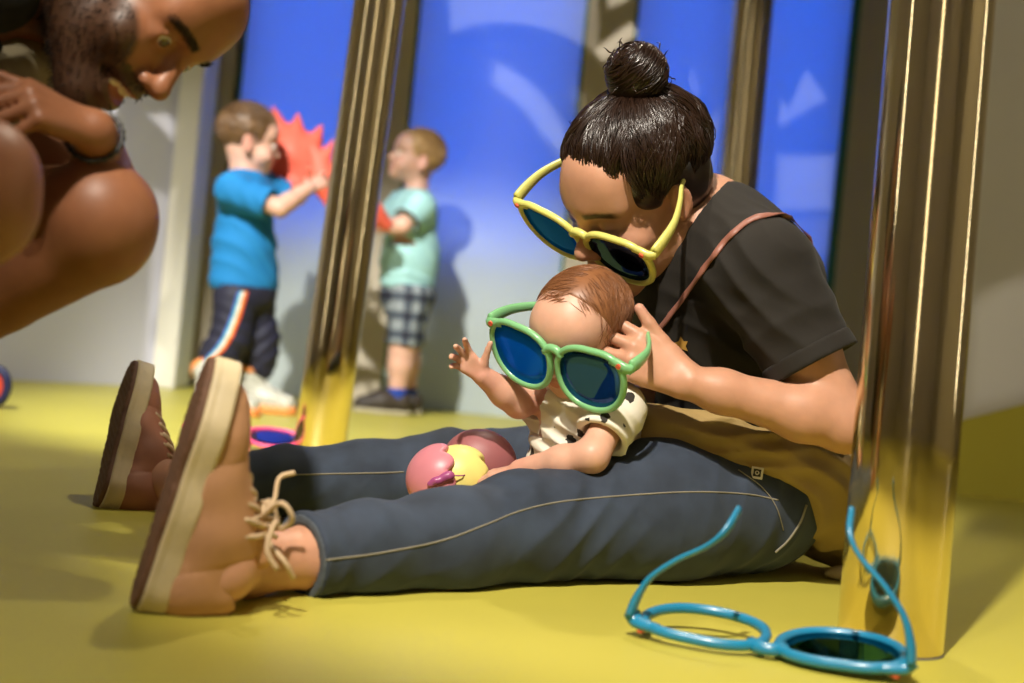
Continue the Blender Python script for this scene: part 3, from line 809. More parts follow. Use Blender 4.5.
# ------------------------------------------------------------------ the seated woman
M_wskin = skin('warm_skin')
M_denim = mat('dark_blue_denim', (.026, .038, .062), rough=.85, var=(16, .35), bump=(900, .0012), bstr=.35, sheen=.05)
M_cuff = mat('pale_denim_cuff', (.065, .080, .095), rough=.85, var=(40, .3), bump=(900, .0012))
M_tee = mat('black_cotton', (.0095, .0066, .0034), rough=.85, bump=(700, .0008), bstr=.3, sheen=.03, var=(10, .15))
M_whair = mat('dark_brown_hair', (.024, .0105, .0055), rough=.30, spec=.6)
M_thread = mat('pale_seam_thread', (.22, .20, .15), rough=.8)
wm = empty('person', P(740, 560, 2.22)*A(1, 1, 0))
tag(wm, 'woman in black tee and jeans sitting on the floor with the baby in her lap', 'person')
hipL, hipR = P(752, 500, 2.12), P(712, 480, 2.33)
kneL, kneR = P(524, 529, 1.885), P(448, 477, 2.30)
ankL, ankR = P(246, 565, 1.59), P(178, 487, 2.20)
pelv, waist, chest = P(730, 484, 2.235), P(750, 415, 2.25), P(730, 305, 2.19)
nkb = P(704, 219, 2.13)
shL, shR = P(760, 270, 1.99), P(682, 266, 2.33)
elL, wrL = P(846, 424, 1.95), P(690, 383, 1.925)
elR, wrR = P(655, 395, 2.38), P(612, 425, 2.18)
HL = nrm(A(.64, -.74, -.20))                       # her left
WH = Fr(P(650, 181, 2.055), np.cross(nrm(np.cross(A(-.66, -.42, -.62), HL)), -HL)*-1, A(0, 0, 1), 1.06)
_f = nrm(A(-.66, -.42, -.62)-HL*np.dot(A(-.66, -.42, -.62), HL)); WH = Fr(P(636, 192, 2.055), _f, np.cross(-HL, _f), 1.06)
lo = np.min([ankR, ankL, shR, P(600, 60, 2.0), elR, P(600, 590, 1.9)], 0)-.16; hi = np.max([elL, shR, elR, P(760, 60, 2.3)], 0)+.12
lo[2] = -.01
V = Vol(lo, hi, .0033)
V.chain([pelv, waist, chest], [.115, .10, .105], k=.08)
V.ell(lerp(chest, nkb, .35), A(.13, .13, .10), k=.06)
V.chain([shL, lerp(chest, nkb, .7), shR], [.052, .06, .052], k=.06)
V.chain([nkb, shL], [.05, .047], k=.05); V.chain([nkb, shR], [.05, .047], k=.05)
for hp, kn, an in ((hipL, kneL, ankL), (hipR, kneR, ankR)):
    V.chain([hp, lerp(hp, kn, .4), kn], [.082, .074, .052], k=.03)
    cf = lerp(kn, an, .35)-A(0, 0, .008); V.chain([kn, cf, lerp(kn, an, .75), an], [.05, .048, .036, .033], k=.03)
V.chain([shL, lerp(shL, elL, .5), elL], [.046, .043, .037], k=.03)
V.chain([elL, lerp(elL, wrL, .28), lerp(elL, wrL, .8), wrL], [.037, .0375, .0275, .0245], k=.02)
V.chain([shR, elR, wrR], [.045, .036, .026], k=.03)
head(V, WH, 'adult', nkb, .050, ear=.84)
# near hand closes round the baby's temple arm: thumb on top, fingers behind
fd = nrm(P(628, 352, 1.93)-wrL)
kn_, th_ = hand(V, wrL, fd, nrm(A(.10, .9, -.25)), -1, .95, ((.25, .55, .35), (.35, .6, .4), (.45, .7, .4), (.55, .7, .45)), .10, (.40, .92, -.10), -.06)
hand(V, wrR, nrm(P(585, 440, 2.12)-wrR), nrm(A(-.3, -.9, .1)), 1, .95)
# feet (bare ankles run into the shoes)
n1 = nrm(A(-.93, -.30, .13)); t1 = nrm(A(.20, .04, .97))
n2 = nrm(A(-.86, -.48, .10)); t2 = nrm(A(-.04, .60, .80))
heel1 = P(127, 613, 1.465)*A(1, 1, 0)+t1*.073; heel2 = P(94, 511, 2.14)*A(1, 1, 0)+t2*.073
ft1 = heel1-n1*.05+t1*.0; ft2 = heel2-n2*.05
for an, h, n, t in ((ankL, heel1, n1, t1), (ankR, heel2, n2, t2)):
    V.cap(an, h-n*.085-t*.012, .033, .029, .02); V.chain([h-n*.080-t*.02, h-n*.060+t*.05, h-n*.048+t*.12], [.027, .024, .018], k=.03)
def wcol(v):
    c = facecol(v, WH, (.54, .275, .170), lips=(.42, .12, .10), brow=(.02, .01, .006), blush=(.56, .24, .15))
    d = np.linalg.norm(v-A(*th_), axis=1); c = mixc(c, (.62, .32, .25), .7*np.exp(-(d/.012)**2))
    for K, p in kn_:
        d = np.linalg.norm(v-p, axis=1); c = mixc(c, (.58, .27, .19), .6*np.exp(-(d/.014)**2))
    return c
V.obj('body', M_wskin, wm, wcol)
# jeans
def jeans():
    lo = np.min([ankR, ankL, kneR], 0)-.12; hi = np.max([pelv, hipL, hipR], 0)+.2; lo[2] = -.01; hi[2] = pelv[2]+.16
    V = Vol(lo, hi, .0033)
    V.ell(pelv, A(.145, .155, .115), k=.0); V.cap(pelv, waist, .125, .112, .06)
    for hp, kn, an in ((hipL, kneL, ankL), (hipR, kneR, ankR)):
        m = lerp(hp, kn, .45); cut = lerp(kn, an, .83)
        V.chain([hp, m, kn], [.106, .097, .072], k=.045)
        V.chain([kn, lerp(kn, an, .32)-A(0, 0, .007), lerp(kn, an, .62), cut, an], [.072, .066, .054, .0465, .0465], k=.03)
        ax = nrm(an-kn)
        for c, a, fr, am, r in ((kn-ax*.03, nrm(ax+A(0, 0, .6)), 62, .0090, .10), (lerp(kn, an, .55), nrm(ax+A(0, 0, .9)), 70, .0022, .13), (cut, ax, 120, .0028, .06), (hp, nrm(ax+A(0, .2, .5)), 66, .0085, .15), (m, nrm(ax+A(0, 0, -.8)), 60, .003, .15)):
            V.add(folds(c, a, None, fr, am, r, int(c[0]*97) % 50))
        V.cut(cut, ax, .0, np.minimum(cut, an)-.09, np.maximum(cut, an)+.09)
        V.cap(cut-ax*.02, cut+ax*.05, .036, .038, .0, 's')
    V.cut(lerp(pelv, waist, .95), nrm(waist-pelv))
    V.cut((0, 0, .004), (0, 0, -1))
    j = V.obj('jeans', M_denim, wm)
    for kn, an in ((kneL, ankL), (kneR, ankR)):
        c = lerp(kn, an, .83); ax = nrm(an-kn)
        V = Vol(c-.09, c+.09, .0028)
        V.cap(c-ax*.019, c-ax*.001, .0505, .0505, 0); V.cut(c-ax*.021, -ax); V.cut(c+ax*.001, ax); V.cap(c-ax*.06, c+ax*.06, .039, .039, .0, 's')
        V.add(lambda x, y, z, f: (.0006*np.sin(260*(x+y))+0*f).astype(np.float32))
        cf = V.obj('cuff', M_cuff, j); cf['label'] = 'rolled cuff'
    return j
jn = jeans()
def on_surface(objs, pts, lift=.001):
    """drop points given as camera rays onto a mesh"""
    out = []
    for o in [objs]:
        me = o.data; n = len(me.vertices); co = np.empty(n*3, np.float32); me.vertices.foreach_get('co', co)
        bv = BVHTree.FromPolygons([tuple(c) for c in co.reshape(-1, 3)], [tuple(p.vertices) for p in me.polygons])
        for x, y in pts:
            q = P(x, y, 1.0); d = nrm(q-CAM); h = bv.ray_cast(Vector(CAM), Vector(d))
            if h[0] is not None: out.append(np.array(h[0])+np.array(h[1])*lift if np.dot(np.array(h[1]), d) < 0 else np.array(h[0])-np.array(h[1])*lift)
    return np.array(out)
sp = spline([(326, 560), (380, 553), (440, 541), (485, 525), (520, 511), (560, 502), (620, 496), (690, 492), (745, 494), (778, 500)], 150)
tube_obj('side_seam', on_surface(jn, sp, .0004), .0012, M_thread, jn, nseg=5)
sp = spline([(286, 475), (330, 474), (380, 473), (404, 472)], 50)
q = on_surface(jn, sp)
if len(q) > 4: tube_obj('inner_seam', q, .0013, M_thread, jn, nseg=5)
sp = spline([(806, 505), (800, 522), (788, 540), (775, 552)], 40); q = on_surface(jn, sp)
if len(q) > 4: tube_obj('back_seam', q, .0020, M_thread, jn, nseg=5)
sp = spline([(738, 470), (760, 486), (775, 505), (783, 530)], 40); q = on_surface(jn, sp)
if len(q) > 4: tube_obj('pocket_seam', q, .0009, M_thread, jn, nseg=5)
# t-shirt
def tee():
    lo = np.min([pelv, chest, shR, shL], 0)-.22; hi = np.max([shL, shR, elL, nkb], 0)+.12
    lo[2] = pelv[2]-.06
    V = Vol(lo, hi, .0033)
    V.chain([lerp(pelv, waist, -.05), waist, chest], [.138, .125, .125], k=.08)
    V.ell(lerp(chest, nkb, .30), A(.150, .150, .115), k=.06)
    fwd = nrm(A(-.66, -.6, 0)); V.ell(lerp(waist, chest, .75)+fwd*.055, A(.095, .105, .085), k=.06)
    V.chain([shL, lerp(chest, nkb, .72), shR], [.064, .072, .064], k=.07)
    V.chain([lerp(nkb, shL, .2), shL], [.055, .062], k=.05); V.chain([lerp(nkb, shR, .2), shR], [.055, .062], k=.05)
    e1 = lerp(shL, elL, .62); ax = nrm(elL-shL)
    V.chain([shL, lerp(shL, elL, .3), lerp(shL, elL, .8)], [.061, .062, .066], k=.035)
    V.chain([shR, lerp(shR, elR, .7)], [.066, .066], k=.035)
    V.add(folds(shL+A(-.03, -.04, -.03), (.5, -.2, .85), None, 70, .0075, .11, 3))
    V.add(folds(lerp(waist, chest, .4)+A(0, -.1, 0), (.35, 0, .94), None, 75, .0085, .15, 5))
    V.add(folds(lerp(shL, elL, .5), (-.7, 0, .7), None, 80, .0050, .08, 9))
    V.add(folds(lerp(nkb, shL, .6), (.8, .3, .3), None, 80, .0040, .08, 11))
    V.add(folds(lerp(pelv, waist, .2)+A(0, -.1, 0), (.1, 0, 1), None, 90, .006, .14, 13))
    V.cut(e1, ax, 0, e1-.10, e1+.10)
    V.cap(e1-ax*.05, e1+ax*.12, .052, .062, 0, 's')
    e2 = lerp(shR, elR, .62); V.cut(e2, nrm(elR-shR), 0, e2-.09, e2+.09)
    # round neckline: carve the neck out and leave a rib round it
    nd = nrm(WH(0, -.03, -.04)-nkb)
    V.cap(nkb-nd*.018, nkb+nd*.2, .067, .095, .006, 's')
    t = V.obj('t_shirt', M_tee, wm, big=True)
    # sleeve hem
    V = Vol(e1-.11, e1+.11, .003); V.cap(e1-ax*.022, e1-ax*.001, .0675, .0685, 0); V.cut(e1-ax*.0235, -ax); V.cut(e1+ax*.0015, ax); V.cap(e1-ax*.09, e1+ax*.12, .056, .058, 0, 's')
    V.obj('sleeve_hem', M_tee, t)
    return t
ts = tee()
def sticker(name, pts, m, parent, lift=.0015, th=.001):
    q = on_surface(parent, pts, lift)
    if len(q) < 3: return
    bm = bmesh.new(); f = bm.faces.new([bm.verts.new(Vector(p)) for p in q]); r = bmesh.ops.extrude_face_region(bm, geom=[f])
    for g in r['geom']:
        if isinstance(g, bmesh.types.BMVert): g.co += Vector(nrm(CAM-np.array(g.co))*th)
    return bm_obj(name, bm, m, parent)
M_gold = mat('gold_print', (.45, .25, .05), rough=.45)
sticker('printed_emblem', [(677, 352), (678, 345), (674, 343), (679, 341), (681, 336), (684, 341), (688, 341), (686, 346), (688, 351), (683, 349)], M_gold, ts)
# white woven tag at the waist
def waist_tag():
    c = P(755, 474, 2.02); q = on_surface(ts, [(755, 474)], .004); q2 = on_surface(jn, [(755, 474)], .004)
    qs = [x[0] for x in (q, q2) if len(x)]
    if qs: c = min(qs, key=lambda p: p[1])
    n = nrm(CAM-c+A(.1, 0, .2)); F = Fr(c+n*.002, n, nrm(A(.05, 0, 1)))
    V = Vol(c-.03, c+.03, .0009); V.box(F.c, A(.0085, .0012, .0085), F.R, .0005); o = V.obj('woven_tag', mat('white_tag', (.7, .66, .56), rough=.8), ts)
    V = Vol(c-.03, c+.03, .0008); V.box(F(0, .0014, 0), A(.0055, .0006, .0055), F.R, .0004); V.cap(F(0, -.01, 0), F(0, .01, 0), .0030, .0030, 0, 's')
    V.cap(F(0, .0014, 0), F(0, .0016, 0), .0016, .0016, 0); V.obj('tag_mark', mat('tag_ink', (.03, .03, .03), rough=.8), o)
waist_tag()
# hair: scalp shell, combed strands drawn up into a bun
def whair():
    F = WH
    rx, ry, rz = .083, .104, .084; c0 = A(0, -.016, .046)
    tp = A(0, -.048, .126)                           # where the bun sits (local)
    def shell(u, lift=0.0):
        u = nrm(u); return c0+u*(A(rx, ry, rz)+lift)
    lo = F.c-.2; hi = F.c+.2
    V = Vol(lo, hi, .003)
    V.lell(F, c0, (rx-.004, ry-.004, rz-.004), .0)
    V.lell(F, (0, -.055, .0), (.072, .062, .075), .03)
    for s in (1, -1): V.lell(F, (s*.0600, .020, .034), (.0130, .024, .026), .02)
    # clear the face and the neck
    V.cut(F(0, .089, .036), F.R@nrm(A(0, 1, -.42)), .01)
    V.lell(F, (0, .085, -.03), (.066, .065, .085), .012, 's')
    V.cut(F(0, 0, -.052), F.R@A(0, .35, -1), .01)
    for s in (1, -1): V.lell(F, (s*.088, -.004, -.008), (.03, .026, .034), .006, 's')
    hv = V.obj('hair', M_whair, wm)
    # strands
    R = np.random.RandomState(4); lines = []; u1b = nrm((tp-c0)/A(rx, ry, rz))
    def clump(st, count, wide, amp, waves_n, lift, tight=.05):
        u0 = nrm(st); u1 = nrm(u1b+R.normal(size=3)*.05); ph = R.uniform(0, 6.28, 2); sag = R.normal()*.12
        for j in range(count):
            a0 = nrm(u0+R.normal(size=3)*wide); a1 = nrm(u1+R.normal(size=3)*tight); om = math.acos(np.clip(a0@a1, -1, 1)); sd = nrm(np.cross(a0, a1)+1e-6); n = 16; pts = []
            dl = R.uniform(-.0012, .0016); p2 = R.normal()*.25
            for k in range(n):
                t = k/(n-1); u = (math.sin((1-t)*om)*a0+math.sin(t*om)*a1)/max(math.sin(om), 1e-3); env = math.sin(math.pi*min(1, t*1.25+.05))
                u = u+sd*(sag*math.sin(math.pi*t)+amp*env*math.sin(waves_n*t+ph[0]+p2))
                pts.append(F(*shell(u, lift*min(1, 5*t+.05)+dl-.006*max(0, 1-4*t)+.0022*env*math.sin(waves_n*t+ph[1]+p2))))
            lines.append(np.array(pts))
    for i in range(130):   # front hairline swept back
        s_ = R.choice([-1, 1]); a = R.uniform(.03, 1.25)
        clump(A(s_*math.sin(a), math.cos(a)*.86, .24-.36*ramp01(a, .25, 1.25)+R.uniform(-.03, .10)), 13, .030, R.uniform(.03, .075), R.uniform(6, 11), R.uniform(-.001, .011))
    for i in range(90):    # temples in front of and above the ear
        s_ = R.choice([-1, 1]); a = R.uniform(.95, 1.75); lowest = -.62 if a < 1.35 else -.22
        clump(A(s_*math.sin(a), math.cos(a), R.uniform(lowest, .05)), 13, .036, R.uniform(.04, .10), R.uniform(7, 13), R.uniform(0, .012))
    for i in range(90):    # nape and back
        s_ = R.choice([-1, 1]); a = R.uniform(1.85, 3.14)
        clump(A(s_*math.sin(a), math.cos(a), R.uniform(-.62, -.1)), 13, .04, R.uniform(.05, .11), R.uniform(7, 13), R.uniform(.001, .014))
    for i in range(70):     # flyaways
        a = R.uniform(0, 6.28); u = nrm(A(math.sin(a), math.cos(a)*.9, R.uniform(.1 if math.cos(a) < .3 else .55, .9))); p = shell(u); d = nrm(u+R.normal(size=3)*.8); pts = []
        for k in range(8):
            pts.append(F(*p)); p = p+d*.0030; d = nrm(d+R.normal(size=3)*.45-u*.14)
        lines.append(np.array(pts))
    so = strands_obj('hair_strands', lines, .00105, M_whair, hv)
    # one loose curl standing off the back
    tube_obj('loose_curl', spline([F(.05, -.085, .100), F(.06, -.112, .110), F(.058, -.128, .098), F(.056, -.120, .086), F(.055, -.108, .09)], 20), .0016, M_whair, hv, nseg=5)
    # bun
    bc = F(-.004, -.054, .154); B = Fr(bc, F.R@nrm(A(.35, .25, .9)), F.R@A(0, -1, .2))
    V = Vol(bc-.08, bc+.08, .0028); V.ell(bc, A(.043, .036, .040), B.R, 0); V.cap(bc, F(*tp), .034, .036, .02)
    bo = V.obj('hair_bun', M_whair, hv)
    lines = []
    for i in range(520):
        a0 = R.uniform(0, 6.28); tl = R.uniform(-.95, .95); r = math.sqrt(1-tl*tl); pts = []; sw = R.uniform(1.2, 2.4); tw = R.uniform(-.5, .5)
        lf = R.uniform(.96, 1.09); ph = R.uniform(0, 6.28)
        for k in range(12):
            t = k/11; a = a0+sw*t; w = tl+tw*t*.6+.06*math.sin(5*t+ph); w = max(-.97, min(.97, w)); r = math.sqrt(1-w*w)
            pts.append(B(.044*lf*r*math.cos(a), .041*lf*w, .040*lf*r*math.sin(a)))
        lines.append(np.array(pts))
    for i in range(40):
        u = nrm(R.normal(size=3)); p = u*.043; d = nrm(u+R.normal(size=3)*.9); pts = []
        for k in range(8):
            pts.append(B(*p)); p = p+d*.0026; d = nrm(d+R.normal(size=3)*.4-u*.15)
        lines.append(np.array(pts))
    strands_obj('bun_strands', lines, .0012, M_whair, bo)
whair()
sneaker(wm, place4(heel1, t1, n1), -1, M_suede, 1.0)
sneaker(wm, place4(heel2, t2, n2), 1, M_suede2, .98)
# shoulder bag: strap across her chest, the pouch lying behind her hip
M_strap = mat('rose_brown_leather_strap', (.30, .12, .085), rough=.5)
def bag():
    e = empty('shoulder_bag', A(.62, 2.52, 0)); tag(e, 'rose brown shoulder bag strap running across the woman\'s black tee', 'bag')
    q = on_surface(ts, spline([(657, 333), (680, 303), (706, 268), (730, 238), (752, 221), (775, 216), (789, 219)], 60), .003)
    ce = lerp(pelv, waist, .2)+A(.14, .20, -.02)
    me = ts.data; bv = BVHTree.FromPolygons([tuple(x.co) for x in me.vertices], [tuple(p.vertices) for p in me.polygons])
    end = []
    for t in np.linspace(0, 1, 14)[1:]:
        p = lerp(q[-1], ce+A(.03, .02, .08), t)+A(.16, .12, .06)*math.sin(math.pi*t); h = bv.find_nearest(Vector(p)); end.append(np.array(h[0])+np.array(h[1])*.004)
    path = np.vstack([q, np.array(end), ce+A(0, .03, .05)])
    v, f = tube(path, .0050, nseg=8, sx=1.0, sy=.4, up=A(-.5, -.8, .3)); link('strap', np_mesh('strap', v, f), M_strap, e)
    V = Vol(ce-.16, ce+.16, .004); V.box((ce[0], ce[1]+.03, .085), A(.085, .030, .07), rd=.02); V.cap((ce[0]-.06, ce[1]+.002, .12), (ce[0]+.06, ce[1]+.002, .12), .008, .008, .01)
    V.obj('pouch', M_strap, e)
bag()
# tan jacket lying round her waist and on the floor behind
M_jack = mat('tan_twill', (.33, .225, .080), rough=.8, var=(9, .1), bump=(600, .001), bstr=.3)
def jacket():
    V = Vol(A(.12, 1.9, -.01), A(.75, 2.55, .36), .0038)
    def Q(x, y, Y): return P(x, y, Y)
    V.chain([Q(640, 426, 2.08), Q(668, 436, 2.05), Q(700, 438, 2.03), Q(735, 444, 2.03), Q(775, 458, 2.04), Q(812, 474, 2.08), Q(850, 488, 2.2), Q(870, 500, 2.3)], [.034, .038, .028, .026, .030, .036, .045, .05], k=.04)
    V.chain([Q(806, 478, 2.09), Q(822, 504, 2.10), Q(832, 532, 2.14)], [.036, .036, .032], k=.04)
    V.chain([Q(850, 490, 2.2), Q(855, 530, 2.22), Q(850, 548, 2.25)], [.05, .05, .035], k=.05)
    V.chain([Q(796, 545, 2.26), Q(828, 543, 2.24), Q(862, 547, 2.24)], [.016, .024, .03], k=.03)
    V.add(folds(Q(690, 445, 2.06), (.3, 0, .95), None, 90, .011, .10, 2)); V.add(folds(Q(815, 490, 2.13), (.8, 0, .6), None, 80, .014, .12, 4))
    V.add(folds(Q(745, 455, 2.06), (-.2, 0, 1), None, 100, .010, .09, 8)); V.add(folds(Q(830, 545, 2.25), (.3, 0, 1), None, 100, .006, .08, 6))
    V.cut((0, 0, .003), (0, 0, -1))
    o = V.obj('jacket', M_jack, None, big=True); tag(o, 'crumpled tan jacket bunched round the seated woman\'s waist and on the floor', 'jacket')
jacket()
# ------------------------------------------------------------------ the baby
M_bskin = skin('baby_skin')
M_bhair = mat('fine_auburn_hair', (.26, .105, .040), rough=.42, spec=.5)
def print_mat():
    m = mat('cream_cotton_with_small_black_prints', (.80, .75, .63), rough=.8, bump=(500, .0008))
    nt = m.node_tree; b = nt.nodes['Principled BSDF']
    tc = node(nt, 'ShaderNodeTexCoord'); w = node(nt, 'ShaderNodeTexNoise'); w.inputs['Scale'].default_value = 160; w.inputs['Detail'].default_value = 1
    nt.links.new(tc.outputs['Object'], w.inputs['Vector'])
    ad = node(nt, 'ShaderNodeVectorMath', operation='MULTIPLY_ADD'); ad.inputs[1].default_value = (.010, .010, .010)
    nt.links.new(w.outputs['Color'], ad.inputs[0]); nt.links.new(tc.outputs['Object'], ad.inputs[2])
    v = node(nt, 'ShaderNodeTexVoronoi'); v.inputs['Scale'].default_value = 33; v.inputs['Randomness'].default_value = .75
    nt.links.new(ad.outputs[0], v.inputs['Vector'])
    lt = mth(nt, 'LESS_THAN', v.outputs['Distance'], .27)
    mx = node(nt, 'ShaderNodeMix', data_type='RGBA'); nt.links.new(lt, mx.inputs[0]); mx.inputs[6].default_value = (.80, .75, .63, 1); mx.inputs[7].default_value = (.03, .025, .02, 1)
    nt.links.new(mx.outputs[2], b.inputs['Base Color']); return m
M_bshirt = print_mat()
bb = empty('person', P(590, 560, 2.07)*A(1, 1, 0)); tag(bb, 'baby in cream printed romper sitting in the woman\'s lap with one hand raised', 'person')
_bl = nrm(gn-gf); _bf = nrm(A(-.60, -.60, -.50)-_bl*np.dot(A(-.60, -.60, -.50), _bl))
BH = Fr(P(583, 333, 1.985), _bf, np.cross(-_bl, _bf), 1.03)
bnk, bch, bpv = P(596, 392, 2.02), P(586, 425, 2.04), P(590, 500, 2.10)
bsL, bsR = P(617, 410, 1.955), P(548, 396, 2.085)
beL, bwL = P(592, 456, 1.905), P(520, 470, 1.955)
beR, bwR = P(519, 403, 2.035), P(483, 376, 2.0)
lo = np.min([bwR, bpv, bwL, P(460, 340, 2)], 0)-.12; hi = np.max([bsL, BH.c, bpv], 0)+.14; lo[2] = .02
V = Vol(lo-A(.10, .06, 0), hi, .0022)
V.chain([bpv, lerp(bpv, bch, .5), bch], [.068, .070, .060], k=.04); V.chain([bsL, lerp(bch, bnk, .5), bsR], [.026, .035, .026], k=.04)
V.chain([bsL, beL, lerp(beL, bwL, .4), bwL], [.024, .0215, .0215, .0150], k=.012)
V.chain([bsR, beR, lerp(beR, bwR, .4), bwR], [.023, .0205, .0205, .0145], k=.012)
bk = P(520, 508, 2.07)
for s, kx, fx in ((1, P(535, 512, 2.01), P(470, 520, 2.03)), (-1, P(530, 500, 2.17), P(468, 505, 2.14))):
    V.chain([bpv+A(0, -.03*s, -.01), kx, fx], [.046, .038, .028], k=.02); V.ell(fx+A(-.02, 0, .01), (.034, .018, .018), k=.015)
head(V, BH, 'baby', bnk, .034)
hand(V, bwL, nrm(P(488, 476, 1.985)-bwL), nrm(A(-.25, .35, -.9)), -1, .50, ((.25, .35, .3), (.3, .4, .3), (.4, .45, .3), (.5, .5, .3)), .16, (.8, .6, .2), .1, fat=1.12)
hand(V, bwR, nrm(P(466, 361, 1.99)-bwR), nrm(A(-.35, -.75, .2)), 1, .40, ((.25, .45, .35), (.35, .5, .35), (.4, .55, .4), (.4, .6, .4)), .30, (.9, .55, .2), -.05, fat=1.25)
V.obj('body', M_bskin, bb, lambda v: mixc(facecol(v, BH, (.66, .37, .26), 'baby', lips=(.50, .16, .12), brow=(.35, .16, .09), blush=(.64, .26, .19)), (.62, .24, .18), .5*np.exp(-(np.minimum(np.linalg.norm(v-bwL, axis=1), np.linalg.norm(v-bwR, axis=1))/.03)**2)))
# romper
V = Vol(lo-A(.06, .05, 0), hi, .0026)
V.chain([bpv, lerp(bpv, bch, .5), bch], [.082, .080, .070], k=.04); V.chain([bsL, lerp(bch, bnk, .55), bsR], [.037, .043, .037], k=.05)
V.chain([bsL, lerp(bsL, beL, .85)], [.037, .040], k=.02); V.chain([bsR, lerp(bsR, beR, .62)], [.035, .037], k=.02)
V.add(folds(bch+A(-.02, -.05, -.02), (.3, 0, .9), None, 120, .0070, .07, 3)); V.add(folds(lerp(bsL, beL, .5), (.5, .2, .8), None, 150, .0055, .05, 5))
V.add(folds(lerp(bpv, bch, .4)+A(-.05, -.04, 0), (.2, 0, 1), None, 110, .0065, .07, 8)); V.add(folds(lerp(bsR, beR, .3), (1, 0, .3), None, 150, .004, .04, 9))
for s_, e_, t in ((bsL, beL, .62), (bsR, beR, .50)):
    c = lerp(s_, e_, t); ax = nrm(e_-s_); V.cut(c, ax, 0, c-.048, c+.048); V.cap(c-ax*.02, c+ax*.08, .0275, .033, 0, 's')
V.cap(bnk-nrm(BH.c-bnk)*.012, bnk+nrm(BH.c-bnk)*.15, .037, .055, .004, 's')
V.obj('romper', M_bshirt, bb, big=True)
# downy hair
def bhair():
    F = BH; R = np.random.RandomState(9); c0 = A(0, -.006, .030); r = A(.0615, .0735, .0595)
    V = Vol(F.c-.14, F.c+.14, .0025); V.lell(F, c0, r, 0); V.cut(F(0, .030, .060), F.R@nrm(A(0, 1, -.45)), .012); V.cut(F(0, 0, -.018), F.R@A(0, .3, -1), .01)
    for s in (1, -1): V.lell(F, (s*.062, .005, -.012), (.02, .022, .030), .006, 's'); V.lell(F, (s*.05, .062, .0), (.03, .03, .04), .008, 's')
    hv = V.obj('hair', M_bhair, bb, big=True)
    lines = []
    for i in range(1500):
        u0 = nrm(R.normal(size=3)+A(0, -.1, .45)); 
        if u0[1] > .42 and u0[2] < .72: continue
        if u0[2] < -.30: continue
        d = A(.9*np.sign(u0[0]+.25), .30, -.35)+R.normal(size=3)*.16 if u0[2] > -.1 else A(0, -.2, -1)+R.normal(size=3)*.15
        d = nrm(d-u0*np.dot(d, u0)); L = R.uniform(.25, .5); pts = []
        for k in range(7):
            a = L*k/6; u = u0*math.cos(a)+d*math.sin(a); pts.append(F(*(c0+u*(r+.0006+.0016*k/6))))
        lines.append(np.array(pts))
    strands_obj('hair_strands', lines, .00045, M_bhair, hv)
bhair()
# ------------------------------------------------------------------ the crouching man at the left
M_mskin = skin('tanned_skin')
M_mhair = mat('near_black_hair', (.014, .008, .005), rough=.8, spec=.2)
M_mtee = mat('black_jersey', (.008, .008, .009), rough=.85)
M_cream = mat('cream_jersey', (.42, .36, .22), rough=.85, bump=(400, .001))
mn = empty('person', P(-120, 640, 1.6)*A(1, 1, 0)); tag(mn, 'bearded man crouching at the left edge with clasped hands, smiling down', 'person')
_mf = nrm(A(.58, -.26, -.77)); _mu = A(.80, .06, .60)
MH = Fr(P(136, -6, 1.62), _mf, _mu, 1.06)
mnk = P(-8, -12, 1.68)
mch, mpv = P(-190, 90, 1.72), P(-330, 330, 1.75)
msL, msR = P(-70, 40, 1.86), P(-120, 25, 1.50)
knL, knR = P(99, 224, 1.52), P(-20, 190, 1.27)
hpL, hpR = P(-250, 222, 1.78), P(-300, 270, 1.60)
akL, akR = P(-165, 392, 1.62), P(-260, 420, 1.30)
elL2, wrL2 = P(114, 212, 1.68), P(93, 131, 1.47)
elR2, wrR2 = P(-150, 200, 1.40), P(-112, 118, 1.44)
pts = [mpv, hpL, hpR, akL, akR, MH.c, msL, msR, knL]
lo = np.min(pts, 0)-.17; hi = np.max(pts+[P(240, 0, 1.5)], 0)+.16; hi[0] = .0+P(250, 100, 1.5)[0]; lo[2] = -.01
V = Vol(lo, hi, .0036)
V.chain([mpv, lerp(mpv, mch, .5), mch], [.13, .125, .13], k=.08); V.chain([msL, lerp(mch, mnk, .6), msR], [.06, .08, .06], k=.07)
V.cap(mch, mnk, .11, .066, .08)
for hp, kn, an in ((hpL, knL, akL), (hpR, knR, akR)):
    up_ = A(-.004, 0, .014); V.chain([hp, lerp(hp, kn+up_, .55), kn+up_], [.076, .055, .050], k=.008)
    d = nrm(an-kn); V.chain([kn-up_*1.2+d*.004, lerp(kn, an, .35)+A(0, 0, -.004), lerp(kn, an, .75), an], [.046, .047, .040, .036], k=.006)
    V.chain([an, A(an[0]+.02, an[1], .05), A(an[0]+.14, an[1], .03)], [.038, .036, .028], k=.03)
V.ell(knL+A(.004, -.006, .004), (.060, .060, .062), k=.02); V.ell(knR+A(.0, -.005, 0), (.052, .056, .058), k=.02)
V.chain([msL, elL2, lerp(elL2, wrL2, .3), wrL2], [.048, .036, .036, .0235], k=.008)
V.chain([msR, elR2, lerp(elR2, wrR2, .3), wrR2], [.052, .042, .040, .029], k=.014)
head(V, MH, 'adult', mnk, .062, male=True, smile=True, eyes_open=True)
hkn, _ = hand(V, wrL2, nrm(A(-.62, -.66, .22)), nrm(A(-.62, .38, -.62)), -1, .80, ((.85, .45, .3), (.95, .55, .3), (1.05, .55, .3), (1.15, .55, .3)), .12, (.5, .8, .2), .1)
hand(V, wrR2, nrm(P(0, 88, 1.46)-wrR2), nrm(A(.4, .3, -.7)), 1, 1.0, ((.3, .5, .3),)*4, .06, (.6, .8, .1), .1)
